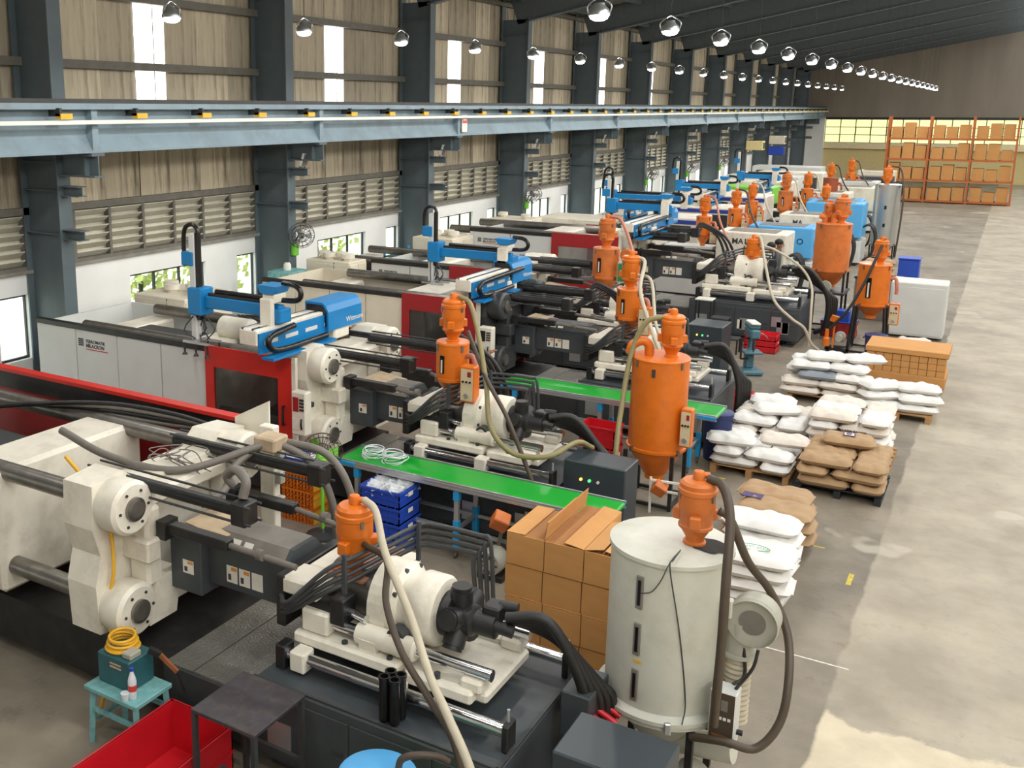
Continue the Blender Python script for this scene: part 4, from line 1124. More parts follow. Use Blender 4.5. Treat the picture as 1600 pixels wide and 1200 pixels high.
MB().bx(.5, .545, -.34, -.336, .9, .98).build('display', 'm_cover', cb)
MB().bx(.45, .56, -.34, -.336, .66, .71).build('amber_label', 'wood', cb)
m = MB()
for k in range(4): m.bx(.46+.03*k, .48+.03*k, -.341, -.336, .83, .85)
m.build('button', 'sticker', cb)
MB().cyl((.6, -.25, .72), (.64, -.25, .72), .02, 8).build('switch', 'm_black', cb)
MB().tube([(.56, -.1, 1.36), (.6, -.13, 1.1), (.54, -.2, 1.04)], .014, 6, 5).tube([(.68, -.16, 1.33), (.66, -.2, 1.2), (.57, -.25, 1.04)], .012, 6, 5).build('power_cable', 'm_black', s)
m = MB()
for sx in (-1, 1):
    for sy in (-1, 1): m.bar((sx*.3, sy*.3, 0), (sx*.3, sy*.3, .68), .05)
m.build('stand_leg', 'm_black', s)
MB().cyl((.1, 0, .34), (.55, -.02, .42), .1, 18).build('hot_air_pipe', 'silo_white', s)
MB().cyl((.3, -.3, .2), (.3, -.12, .2), .12, 18).build('base_blower', 'grey_cast', s)
def hose(parent, pts, rad, mat, name='feed_hose', n=10, k=7):
    l = parent.location
    return MB().tube([Vector(p)-l for p in pts], rad, n, k).build(name, mat, parent)
hose(s, [(-1.58, 6.88, 2.44), (-1.47, 6.83, 2.42), (-1.38, 6.7, 2.25), (-1.34, 6.53, 1.9), (-1.32, 6.45, 1.45), (-1.32, 6.42, 1.09), (-1.33, 6.45, .83)], .032, 'hose_brown')
hose(s, [(-1.5, 6.9, 2.21), (-1.42, 6.92, 2.15), (-1.29, 6.95, 1.86), (-1.15, 7.12, 1.59), (-1.0, 7.05, 1.33), (-.93, 6.8, 1.09), (-.95, 6.68, .84), (-1.07, 6.58, .67), (-1.25, 6.5, .7), (-1.5, 6.55, .62)], .03, 'hose_brown')

# ------------------------------------------------------------------ tall orange dryer between the conveyors
d3 = dryer('silo_dryer', 'tall orange cylindrical hopper dryer with loader between the two conveyors', (-3.52, 12.3, 0), .355, .3, .74, 1.92, box=None, elbow=False, sight=False, ld_s=.86, ld_off=(.12, .02), group='orange silo dryers', ldrot=2.6, stand=(.3, 'tall'))
MB().tube([(-.14, -.05, 1.93), (-.15, -.06, 2.06), (-.22, -.1, 2.12), (-.33, -.14, 2.06), (-.36, -.14, 1.95)], .06, 12).build('return_air_pipe', 'orange', d3)
MB().obox((.02, -.36, 1.78), (.04, .02, .1), (0, 0, 0)).build('lid_latch', 'm_dark', d3)
control_box(d3, (.42, -.24, .85), .14, .5, .14)
MB().obox((.22, -.5, .36), (.16, .14, .16), (.5, .5, .3), .01).build('suction_box', 'orange_old', d3)
m = MB().bar((.1, -.44, .3), (.8, -.36, .3), .025).bar((.1, -.5, .45), (.8, -.42, .45), .025).bar((.8, -.36, .0), (.8, -.4, .48), .025).bar((.1, -.46, 0), (.1, -.48, .48), .025); m.build('pipe_frame', 'rail_white', d3)
hose(d3, [(-3.5, 12.28, 2.44), (-3.71, 12.2, 2.36), (-3.84, 12.1, 1.98), (-3.84, 11.8, 1.3), (-3.78, 11.5, .81), (-3.74, 11.4, .3), (-3.7, 11.5, .05)], .034, 'hose_olive')
O = bpy.data.objects
hose(O['hopper_dryer'], [(-5.56, 10.68, 2.74), (-5.38, 10.6, 2.68), (-5.17, 10.4, 2.39), (-4.95, 10.2, 1.86), (-4.78, 10.0, 1.39), (-4.46, 9.94, 1.15), (-4.06, 10.02, 1.17), (-3.88, 10.4, 1.26), (-3.78, 10.65, 1.14)], .03, 'hose_olive')
hose(O['hopper_dryer'], [(-5.38, 10.55, 2.35), (-4.95, 10.2, 1.91), (-4.6, 10.02, 1.56), (-4.36, 9.98, 1.12), (-4.25, 9.95, .93), (-4.2, 9.95, .8)], .026, 'hose_brown')
hose(O['hopper_loader'], [(-3.96, 6.07, 2.03), (-3.8, 5.98, 2.0), (-3.6, 5.8, 1.78), (-3.21, 5.5, 1.54), (-2.89, 5.22, 1.32), (-2.66, 5.05, 1.2), (-2.4, 4.9, .95), (-2.3, 4.85, .5), (-2.3, 4.85, .03)], .03, 'hose_beige')
hose(O['hopper_loader'], [(-3.92, 6.0, 1.7), (-3.62, 5.85, 1.7), (-3.47, 5.6, 1.52), (-3.17, 5.32, 1.36), (-2.86, 5.15, 1.21), (-2.6, 5.05, 1.0), (-2.45, 5.0, .4), (-2.45, 5.0, .03)], .026, 'hose_brown')
hose(O['hopper_dryer.001'], [(-4.9, 15.4, 2.7), (-4.73, 15.3, 2.64), (-4.62, 14.8, 2.28), (-4.3, 14.4, 1.8), (-4.0, 14.2, 1.3), (-3.9, 14.3, .8)], .03, 'hose_beige')
hose(O['hopper_dryer.001'], [(-4.84, 15.35, 2.42), (-4.58, 15.2, 2.37), (-4.3, 14.6, 1.86), (-4.1, 14.4, 1.5), (-4.05, 14.35, .8)], .026, 'hose_beige')
hose(O['hopper_dryer.002'], [(-6.42, 18.5, 2.98), (-6.22, 18.5, 2.92), (-5.95, 18.3, 2.52), (-5.7, 17.9, 2.1), (-5.5, 17.6, 1.5)], .03, 'hose_pink')
hose(O['hopper_loader.001'], [(-4.66, 23.1, 2.22), (-4.55, 23.0, 2.17), (-4.3, 22.5, 1.61), (-4.0, 22.0, 1.04), (-3.6, 21.85, .71), (-3.35, 21.9, .53), (-3.2, 22.0, .2), (-3.05, 22.1, .05)], .03, 'hose_beige')
hose(O['hopper_loader.001'], [(-4.62, 23.1, 2.0), (-4.3, 22.95, 2.0), (-3.7, 22.8, 1.7), (-3.4, 22.7, 1.3), (-3.3, 22.3, .8), (-3.25, 22.1, .1)], .026, 'hose_beige')

# ------------------------------------------------------------------ pair of orange silo dryers near the gangway
d7 = dryer('silo_dryer', 'tallest orange hopper dryer with two loaders beside the red framed machine', (-3.32, 24.6, 0), .38, 1.0, 1.4, 2.46, mat='orange_old', box=None, elbow=False, sight=False, ld_s=.92, ld_off=(.14, -.02), group='orange silo dryers', stand=(.34, 'tall'))
MB().tube([(-.2, -.05, 2.47), (-.2, -.06, 2.58), (-.3, -.1, 2.62)], .06, 10).tube([(0, -.1, 2.47), (.0, -.1, 2.62), (.07, -.14, 2.68)], .06, 10).build('return_air_pipe', 'orange_old', d7)
loader(d7, (-.14, .12, 2.47), .7, 'orange_old', 1.0)
m = MB().lathe([(.12, 0), (.13, .03), (.13, .1), (.05, .12)], c=(-.02, -.42, 1.06), axis='y', n=22); m.build('blower', 'grey_cast', d7)
MB().bx(-.4, .4, -.5, .4, .9, .95).build('platform', 'iron', d7)
d8 = dryer('silo_dryer', 'orange hopper dryer with pedestal blower next to the navy drum', (-2.22, 22.75, 0), .31, .72, 1.02, 1.86, box=(1, .0), sight=True, ld_s=.78, ld_off=(.08, .02), group='orange silo dryers', stand=(.34, 'tall'))
MB().lathe([(.09, 0), (.11, .03), (.11, .12), (.05, .14)], c=(-.5, -.3, .3), axis='y', n=20).cyl((-.5, -.3, .3), (-.5, -.45, .3), .07, 16).build('blower', 'grey_cast', d8)
MB().bx(-.75, -.3, -.5, -.2, .05, .1).bx(-.72, -.68, -.5, -.46, 0, .1).bx(-.34, -.3, -.5, -.46, 0, .1).build('blower_base', 'm_black', d8)
MB().lathe([(.06, .15), (.07, .15), (.07, .3), (.04, .34), (.035, .5)], c=(-.72, -.55, 0), n=16).build('suction_probe', 'orange', d8)
MB().obox((-.6, -.5, .72), (.16, .06, .14), (.2, .3, .4), .008).bar((-.6, -.48, .1), (-.6, -.48, .68), .03).build('remote_box', 'orange', d8)
hose(d8, [(-2.1, 22.72, 2.36), (-2.21, 22.45, 1.96), (-2.37, 22.3, 1.45), (-2.6, 22.2, .92), (-2.9, 22.2, .5)], .028, 'hose_black')

# ------------------------------------------------------------------ drums, crates
def drum_barrel(label, loc, rad, h, mat, lid=None):
    t = thing('plastic_drum', label, 'drum', loc, group='plastic drums')
    MB().lathe([(rad*.85, 0), (rad*.88, .02), (rad*.95, h*.5), (rad, h*.9), (rad*1.05, h*.91), (rad*1.05, h*.97), (rad, h*.98)], n=32).build('shell', mat, t)
    MB().lathe([(rad*1.07, h*.96), (rad*1.08, h*.985), (rad*1.0, h), (rad*.3, h*1.01), (0, h*1.01)], n=32, close=False).build('lid', lid or mat, t)
    m = MB()
    for s_ in (-1, 1): m.tube([(s_*rad*1.05, -.06, h*.86), (s_*(rad*1.05+.03), 0, h*.84), (s_*rad*1.05, .06, h*.86)], .01, 6)
    m.build('grip', 'm_black', t)
    return t
drum_barrel('dark navy plastic drum under the end of the second green conveyor', (-3.22, 14.32, 0), .2, .72, 'navy_plastic')
drum_barrel('navy blue plastic drum beside the orange hopper dryer near the gangway', (-1.98, 21.8, 0), .2, .58, 'navy_plastic')
bd = drum_barrel('light blue covered drum with green rim at the bottom picture edge', (-3.02, 4.78, 0), .24, .82, 'green_cover', 'blue_light')
MB().tube([(.12, .05, .83), (.14, .06, .93), (.22, .1, .97), (.34, .18, .96), (.4, .22, .92)], .024, 8, 6).build('siphon_pipe', 'hose_brown', bd)
def crate_mesh(w, d, h, wall=.012, slots=0):
    """open topped crate with rim and ribs; origin at its base centre"""
    m = MB(); x, y = w/2, d/2
    m.bx(-x, x, -y, y, 0, .015)
    for s_ in (-1, 1):
        if slots:
            for k in range(slots+1):
                z = h*k/slots; m.bx(-x, x, s_*y-wall, s_*y+wall*0, max(0, z-.02), min(h, z+.02)); m.bx(s_*x-wall, s_*x, -y, y, max(0, z-.02), min(h, z+.02))
            n = 9
            for k in range(n+1):
                u = -x+w*k/n; m.bx(u-.008, u+.008, s_*y-wall, s_*y, 0, h)
            for k in range(6):
                u = -y+d*k/5; m.bx(s_*x-wall, s_*x, u-.008, u+.008, 0, h)
        else:
            m.bx(-x, x, s_*y-wall, s_*y, 0, h) if s_ > 0 else m.bx(-x, x, -y, -y+wall, 0, h)
            m.bx(x-wall, x, -y, y, 0, h) if s_ > 0 else m.bx(-x, -x+wall, -y, y, 0, h)
        m.bx(-x-.012, x+.012, s_*(y+.004)-.012, s_*(y+.004)+.012, h-.03, h); m.bx(s_*(x+.004)-.012, s_*(x+.004)+.012, -y-.012, y+.012, h-.03, h)
        m.bx(-x-.006, x+.006, s_*(y+.002)-.006, s_*(y+.002)+.006, h*.45, h*.5); m.bx(s_*(x+.002)-.006, s_*(x+.002)+.006, -y, y, h*.45, h*.5)
        for k in range(5):
            u = -x+w*(k+.5)/5; m.bx(u-.006, u+.006, s_*(y+.003)-.006, s_*(y+.003)+.006, 0, h)
    return m
def crate(label, loc, w, d, h, mat, group, rz=0, slots=0, tagp=True):
    t = thing('plastic_crate', label, 'crate', loc, rz, group)
    crate_mesh(w, d, h, slots=slots).build('shell', mat, t)
    if tagp: MB().bx(w/2+.016, w/2+.02, -.06, .04, h*.55, h*.8).build('label_holder', 'sticker', t)
    return t
for k in range(4):
    crate(['lowest', 'second lowest', 'second highest', 'topmost'][k] + ' blue plastic crate of the stack under the front conveyor', (-5.66, 9.22, .195*k), .52, .46, .19, 'blue_plastic', 'stacked blue crates')
def scraps(label, loc, w, d, n, mat='film', name='plastic_film_scraps'):
    m = MB()
    for k in range(n):
        c = Vector((R.uniform(-w, w)/2, R.uniform(-d, d)/2, R.uniform(0, .07))); q = Matrix.Rotation(R.uniform(0, 6), 3, 'Z') @ Matrix.Rotation(R.uniform(-1, 1), 3, 'X')
        s_ = R.uniform(.04, .1); m.add([c+q @ Vector((-s_, -s_*.6, 0)), c+q @ Vector((s_, -s_*.6, .02)), c+q @ Vector((s_*.8, s_*.6, 0)), c+q @ Vector((-s_*.9, s_*.6, .03))], [(0, 1, 2, 3)])
    o = m.build(name, mat, loc=loc, kind='stuff'); return tag(o, label, 'plastic film')
scraps('heap of clear plastic film in the topmost blue crate', (-5.66, 9.22, .7), .42, .36, 150)
for k in range(3):
    t = crate(['lowest', 'middle', 'highest'][k] + ' slotted red-orange crate in the stack behind the green fan', (-6.98, 9.36, .215*k), .46, .32, .21, 'orange', 'stacked slotted crates', slots=4, tagp=False)
    MB().bx(-.215, .215, -.14, .14, .016, .02).bx(-.2, .2, -.13, .13, .02, .15).build('lining', 'sign_red', t)
    MB().bx(.222, .234, -.15, .15, 0, .2).build('end_wall', 'yellow', t)
crate('blue crate with pale parts on top of the slotted orange crates', (-6.98, 9.36, .646), .42, .3, .16, 'blue_navy', 'blue top crate', tagp=False)
scraps('pale moulded parts heaped in the small blue crate behind the fan', (-6.98, 9.36, .72), .32, .22, 60, 'pale_plastic', 'moulded_parts')
crate('tall red plastic crate behind the dark cabinet of the front conveyor', (-4.5, 13.0, 0), .5, .36, .36, 'red_plastic', 'red crates')
crate('red plastic crate on top of another behind the front cabinet', (-4.5, 13.0, .365), .5, .36, .3, 'red_plastic', 'red crates')
for k in range(3): crate(['lowest', 'middle', 'topmost'][k] + ' red crate stacked in front of the long dark machine base', (-4.1, 21.62, .13*k), .62, .42, .125, 'red_plastic', 'red crates at long dark base', tagp=k == 1)
crate('red plastic crate behind the black hoses of the dark red machine', (-3.6, 17.0, 0), .55, .4, .3, 'red_plastic', 'red crates')
crate('dark red crate with blue lid right of the long dark base', (-2.95, 24.1, 0), .7, .5, .32, 'dark_red', 'red crates')
tag(MB().bx(-3.32, -2.6, 23.84, 24.36, .325, .36, .01).bx(-3.1, -2.75, 23.9, 24.2, .36, .6, .01).build('blue_box_lid', 'blue_plastic'), 'blue plastic lid and box on the dark red crate', 'lid')
# large red bin with oddments below the iron step table
t = crate('large open red bin beneath the iron work table in the foreground', (-4.84, 4.6, 0), .62, 1.0, .42, 'red_plastic', 'red bins', tagp=False)
tag(MB().lathe([(.05, 0), (.06, .02), (.06, .16), (.04, .18)], c=(-4.74, 4.5, .1), axis='x', n=14).bx(-4.76, -4.64, 4.44, 4.56, .016, .09, .01).build('red_motor', 'sign_red'), 'small red electric motor lying in the large red bin', 'motor')

# iron step table in the foreground
t = thing('work_table', 'rusty dark iron step table standing over the red bin', 'table', (-4.19, 4.9, 0))
MB().bx(-.29, .29, -.29, .29, .82, .85, .004).build('table_top', 'iron', t)
for sx in (-1, 1):
    for sy in (-1, 1): MB().bx(sx*.27-.018, sx*.27+.018, sy*.27-.018, sy*.27+.018, 0, .82).build('leg', 'm_dark', t)
MB().bx(.0, .4, -.62, -.3, .5, .53, .004).bx(.0, .03, -.62, -.59, 0, .5).bx(.37, .4, -.62, -.59, 0, .5).bx(.37, .4, -.33, -.3, 0, .5).build('lower_step', 'iron', t)
MB().bx(-.29, .29, -.29, -.26, .3, .33).bx(-.29, .29, .26, .29, .3, .33).build('stretcher', 'm_dark', t)

# turquoise stool with the toolbox
t = thing('wooden_stool', 'worn turquoise wooden stool in the left foreground', 'stool', (-5.5, 4.98, 0))
MB().bx(-.3, .28, -.2, .2, .46, .5, .006).build('seat', 'turquoise', t)
for sx in (-1, 1):
    for sy in (-1, 1): MB().bar((sx*.24, sy*.16, .46), (sx*.26, sy*.18, 0), .045).build('leg', 'turquoise', t)
for sx in (-1, 1): MB().bar((sx*.25, -.17, .18), (sx*.25, .17, .18), .03).build('stretcher', 'turquoise', t)
for sy in (-1, 1): MB().bar((-.25, sy*.17, .3), (.25, sy*.17, .3), .03).build('stretcher', 'turquoise', t)
t = thing('welding_box', 'teal metal equipment box on the turquoise stool', 'tool box', (-5.58, 5.02, .5))
MB().bx(-.17, .19, -.13, .14, 0, .26, .012).build('case', 'teal_box', t)
MB().bx(-.02, .1, -.136, -.13, .17, .185).bx(-.02, .1, -.136, -.13, .2, .21).build('stripe', 'tan_plate', t)
MB().bx(.08, .18, -.1, .02, .26, .31, .008).build('plug_box', 'grey_cast', t)
m = MB()
for k in range(5): m.ring((-.03, .02, .275+.022*k), .13-.008*k+R.uniform(-.01, .01), .013, (R.uniform(-.12, .12), R.uniform(-.12, .12), 1), 28, 6)
tag(m.build('cable_coil', 'cable_yellow', loc=(-5.58, 5.02, .5)), 'coiled yellow welding cable on the teal box', 'cable coil')
t = thing('water_bottle', 'clear plastic water bottle with blue cap on the turquoise stool', 'bottle', (-5.33, 4.86, .5))
MB().lathe([(.03, 0), (.034, .01), (.034, .15), (.028, .18), (.014, .22), (.014, .24)], n=16).build('body', 'pale_plastic', t)
MB().lathe([(.0345, .07), (.0345, .12)], n=16, close=False).build('label_band', 'sign_red', t)
MB().lathe([(.016, .235), (.016, .26)], n=12).build('cap', 'blue_plastic', t)
t = thing('drinking_cup', 'small clear plastic cup on the turquoise stool edge', 'cup', (-5.36, 4.81, .5)); MB().lathe([(.025, 0), (.034, .06), (.036, .062)], n=16).build('wall', 'pale_plastic', t)
t = thing('electrode_holder', 'welding electrode holder with copper handle hanging off the teal box', 'tool', (-5.28, 5.12, .5))
MB().bar((0, 0, .26), (.12, .06, .12), .03).build('handle', 'wood', t); MB().bar((-.08, -.04, .3), (0, 0, .26), .045).build('jaw', 'm_black', t); MB().bar((.12, .06, .12), (.17, .08, -.05), .012).build('lead', 'm_black', t)
# cluster of four black tubes on the nearest machine
for k, (x, y) in enumerate(((0, 0), (.085, 0), (0, .085), (.085, .085))):
    t = thing('black_tube', 'black plastic tube, %s of four standing together on the machine base' % ['near left', 'near right', 'far left', 'far right'][k], 'tube', (-3.32+x, 5.34+y, .776), group='four black tubes')
    MB().lathe([(.036, 0), (.038, .01), (.038, .31), (.042, .315), (.042, .34), (.03, .34), (.028, .3), (.0, .29)], n=20).build('shell', 'black_plastic', t)

# ------------------------------------------------------------------ cartons
def carton(label, loc, w, d, h, flaps=None, group='brown cardboard cartons', rz=0):
    t = thing('carton', label, 'carton', loc, rz, group)
    MB().bx(-w/2, w/2, -d/2, d/2, 0, h-.004, .004).build('box_body', 'cardboard', t)
    fl_ = {None: (0.015, 0.015), 'a': (.02, 1.75), 'b': (.25, .2), 'c': (1.45, .12)}[flaps]
    for s_, a in ((-1, fl_[0]), (1, fl_[1])):
        m = MB(); m.T = Matrix.Translation((s_*w/2, 0, h)) @ Matrix.Rotation((-1 if s_ < 0 else 1)*a, 4, 'Y')
        m.bx(0 if s_ < 0 else -w/2+.002, w/2-.002 if s_ < 0 else 0, -d/2, d/2, 0, .005); m.build('flap', 'cardboard', t)
    if flaps:
        MB().bx(-w/2+.01, w/2-.01, -d/2+.01, d/2-.01, h-.004, h-.002).build('inner_flap', 'cardboard_in', t)
    return t
cw, cd, chh = .362, .7, .295
cn = ['left', 'second', 'third', 'rightmost']; rn = ['bottom', 'second', 'third', 'top']
for i in range(4):
    for j in range(4):
        if i == 3 and j == 3: continue
        fl_ = {0: 'a', 1: 'c', 2: 'b'}.get(i) if j == 3 else None
        carton('brown carton in the %s column, %s row of the stack beside the white silo' % (cn[i], rn[j]), (-3.36+.37*i+(.012 if j % 2 else 0), 8.14-.01*(j % 2), .31*j), cw, cd, .305, fl_, 'cartons beside the white silo')
carton('brown carton with raised flap at the rear of the stack', (-3.0, 8.68, .62), .36, .34, .58, 'c', 'cartons beside the white silo')
# wrapped load of small cartons on the far right
pl = thing('carton_load', 'large flat brown carton lid on a pallet load of small cartons', 'carton', (-1.3, 20.3, 0))
MB().bx(-.64, .66, -.44, .46, .1, .3, .01).bx(-.66, .68, -.46, .48, .66, .76, .01).build('tray', 'cardboard', pl)
MB().bx(-.6, -.5, -.4, .4, 0, .1).bx(.5, .6, -.4, .4, 0, .1).bx(-.05, .05, -.4, .4, 0, .1).build('pallet_runner', 'pallet_wood', pl)
for i in range(9):
    for j in range(3):
        tag(MB().bx(0, .135, 0, .4, 0, .112, .004).build('small_carton', 'cardboard', loc=(-1.93+.142*i, 19.87, .302+.118*j)), 'small brown carton in the wrapped load, %s row, %s from left' % (('lowest', 'middle', 'top')[j], ORD[i]), 'carton', 'small cartons in the wrapped load')

# ------------------------------------------------------------------ sacks on pallets
def sack_mesh(seed, l=.65, w=.405, h=.135):
    rr = random.Random(seed); m = MB(); nu, nv = 18, 12
    ph = [rr.uniform(0, 6) for _ in range(6)]
    def pt(u, v, s_):
        e = max(0, 1-abs(u)**6)**.5*max(0, 1-abs(v)**5)**.5
        wv = .014*math.sin(5*u+ph[0])*math.sin(4*v+ph[1])+.009*math.sin(11*u+ph[2]+3*v)+.006*math.sin(9*v+ph[4]-4*u)
        z = h*.5+s_*(h*.5*e)*(1+.0*u)+(wv*e if s_ > 0 else 0)
        pinch = 1-.11*abs(u)**6-.02*math.sin(3*u+ph[3]); pl_ = 1-.09*abs(v)**5
        return (u*l/2*pl_, v*w/2*pinch, max(0.001, z))
    for s_ in (1, -1):
        V = [pt(-1+2*i/nu, -1+2*j/nv, s_) for i in range(nu+1) for j in range(nv+1)]
        F = [(i*(nv+1)+j, (i+1)*(nv+1)+j, (i+1)*(nv+1)+j+1, i*(nv+1)+j+1) for i in range(nu) for j in range(nv)]
        m.add(V, F if s_ > 0 else [f[::-1] for f in F], True)
    for s_ in (-1, 1): m.bx(s_*(l/2-.03), s_*(l/2+.006), -w*.36, w*.36, h*.5-.006, h*.5+.004)
    me = m.mesh('sack'); return me
SK = [sack_mesh(k) for k in range(4)]
SKM = {}
def sack(label, loc, mat, v, rz=0, group=None, sc=1.0, tilt=0, txt=None):
    key = (mat, v)
    if key not in SKM:
        me = SK[v].copy(); me.materials.clear(); me.materials.append(MAT[mat]); SKM[key] = me
    o = link('sack', SKM[key], loc=loc); o.rotation_euler = (tilt, 0, rz); o.scale = (sc, sc, 1)
    tag(o, label, 'sack', group)
    return o
def pallet(label, loc, w, d, mat='pallet_wood'):
    t = thing('pallet', label, 'pallet', loc, group='pallets under sacks')
    for k in range(6):
        y = -d/2+d*(k+.5)/6; MB().bx(-w/2, w/2, y-.05, y+.05, .1, .12).build('deck_board', mat, t)
    for k in range(3):
        x = -w/2+.05+(w-.1)*k/2; MB().bx(x-.04, x+.04, -d/2, d/2, 0, .1).build('runner', mat, t)
    return t
def stack(label, group, x0, y0, z0, layers, mats, w=1.08, d=1.1, h=.134, skip=(), jit=.02):
    out = []
    for j in range(layers):
        L_ = []
        for k in range(3): L_.append((.33, .19+.383*k, 0))
        for k in range(2): L_.append((.86, .28+.54*k, PI/2))
        for i, (x, y, a) in enumerate(L_):
            if (j, i) in skip: continue
            if j % 2: x = w-x
            pos_ = (('front', 'middle', 'rear')[i]+(' right' if j % 2 else ' left')) if i < 3 else (('front', 'rear')[i-3]+(' left' if j % 2 else ' right'))
            o = sack('%s, %s layer, %s' % (label, ORD[j], pos_), (x0+x+R.uniform(-jit, jit), y0+y+R.uniform(-jit, jit), z0+h*j), mats[(i+j*2) % len(mats)], R.randrange(4), a+R.uniform(-.05, .05)+(PI if R.random() < .5 else 0), group, .96)
            out.append((o, j, i))
    return out
# low pallet of white sacks
pallet('wooden pallet under the low white sack load beside the brown sacks', (-2.64, 14.22, 0), 1.06, .95)
stack('white plastic resin sack on the low wooden pallet', 'white sacks on the low pallet', -3.18, 13.72, .121, 2, ['bag_white'], d=.95, skip=((1, 1), (1, 2)))
sack('white sack lying on top of the low white load, left', (-2.95, 13.98, .39), 'bag_white', 1, .2, 'white sacks on the low pallet')
sack('colour printed white sack on top of the low white load', (-2.3, 14.3, .39), 'bag_warm', 2, .1, 'white sacks on the low pallet')
# brown sacks on black pallet
pallet('black plastic pallet under the brown paper sacks', (-1.5, 14.1, 0), 1.06, 1.0, 'pallet_black')
st = stack('brown paper sack in the three layer load on the black pallet', 'brown sacks on the black pallet', -2.03, 13.56, .121, 3, ['bag_brown'])
o9 = sack('brown paper sack printed with a boxed number nine', (-1.5, 14.35, .525), 'bag_brown', 0, .08, 'brown sacks on the black pallet')
m = MB().bx(-.075, .075, -.075, .075, .15, .152); m.build('print_frame', 'bag_purple', o9); m = MB().bx(-.06, .06, -.06, .06, .152, .1535); m.build('print_field', 'bag_warm', o9)
text_mesh('9', .15, 'bag_purple', o9, Matrix.Translation((-.04, -.052, .1545)), bold=True)
# tall cream stack behind
pallet('wooden pallet under the tall stack of cream sacks with black print', (-1.56, 15.37, 0), 1.1, 1.15)
st = stack('cream paper sack in the tall stack behind the brown sacks', 'cream sacks in the tall stack', -2.12, 14.8, .121, 5, ['bag_warm', 'bag_white'])
for o, j, i in st:
    if i == 0 and j in (1, 3, 5): 
        a = o.rotation_euler.z
        T = Matrix.Rotation(-a, 4, 'Z') @ face_T((-.28, -.218, .045)); text_mesh(('MOLDAN CARY S', 'S ASIA CACCO', 'MOLDAN CARY S')[j//2], .05, 'bag_ink', o, T, bold=True)
# white stack left of it
pallet('wooden pallet under the white sack stack next to the second conveyor', (-2.68, 15.45, 0), 1.06, 1.1)
stack('white plastic sack in the stack by the second conveyor', 'white sacks near the second conveyor', -3.22, 14.9, .121, 3, ['bag_white', 'bag_white', 'bag_warm'])
sack('white sack lying crosswise on top of the white stack', (-2.62, 15.35, .525), 'bag_white', 3, .5, 'white sacks near the second conveyor')
sack('white sack with dark marks at the rear top of the white stack', (-2.75, 15.8, .525), 'bag_white', 1, .1, 'white sacks near the second conveyor')
# far stack with one grey sack
pallet('wooden pallet under the far loose pile of white sacks', (-2.35, 18.65, 0), 1.2, 1.1)
for x, y, z, a, mt in ((-2.75, 18.25, .121, 0, 'bag_warm'), (-2.1, 18.3, .121, .1, 'bag_warm'), (-2.75, 18.3, .24, .2, 'bag_warm'), (-2.15, 18.28, .24, -.1, 'bag_warm'), (-2.5, 18.32, .36, .05, 'bag_grey'), (-1.95, 18.35, .36, 0, 'bag_white'), (-2.75, 18.75, .121, 1.6, 'bag_white'), (-2.2, 18.8, .121, 0, 'bag_white'), (-2.7, 18.8, .24, 0, 'bag_white'), (-2.1, 18.85, .24, .2, 'bag_white'), (-2.75, 18.7, .36, .2, 'bag_white'), (-2.3, 18.85, .36, 0, 'bag_white'),
                       (-2.65, 18.45, .48, .15, 'bag_white'), (-2.05, 18.5, .48, -.1, 'bag_white'), (-2.7, 18.9, .48, .3, 'bag_white'), (-2.15, 18.95, .48, .1, 'bag_white'), (-2.45, 18.65, .6, .2, 'bag_white'), (-1.85, 18.8, .58, .4, 'bag_white')):
    z = .121+.136*round((z-.121)/.12); kk_ = kk_+1 if 'kk_' in globals() else 0
    sack('grey plastic sack in the far loose pile' if mt == 'bag_grey' else 'white sack in the far loose pile, %s layer, %s %s' % (ORD[round((z-.121)/.136)], 'front' if y < 18.6 else 'rear', 'left' if x < -2.55 else ('middle' if x < -2.2 else 'right')), (x, y, z), mt, R.randrange(4), a, 'white sacks in the far pile')
pallet('wooden pallet under the far right white sacks', (-1.2, 18.3, 0), 1.0, 1.0)
for x, y, z, a in ((-1.45, 18.0, .121, .2), (-.95, 18.05, .121, .1), (-1.4, 18.45, .121, 0), (-1.5, 18.1, .24, .6), (-.9, 18.1, .24, .2), (-1.5, 18.2, .36, .7), (-.95, 18.3, .35, .1)):
    z = .121+.136*round((z-.121)/.12)
    sack('white sack in the right side pile before the cartons, %s layer, %s %s' % (ORD[round((z-.121)/.136)], 'front' if y < 18.28 else 'rear', 'left' if x < -1.2 else 'right'), (x, y, z), 'bag_white', R.randrange(4), a, 'white sacks right of the far pile')
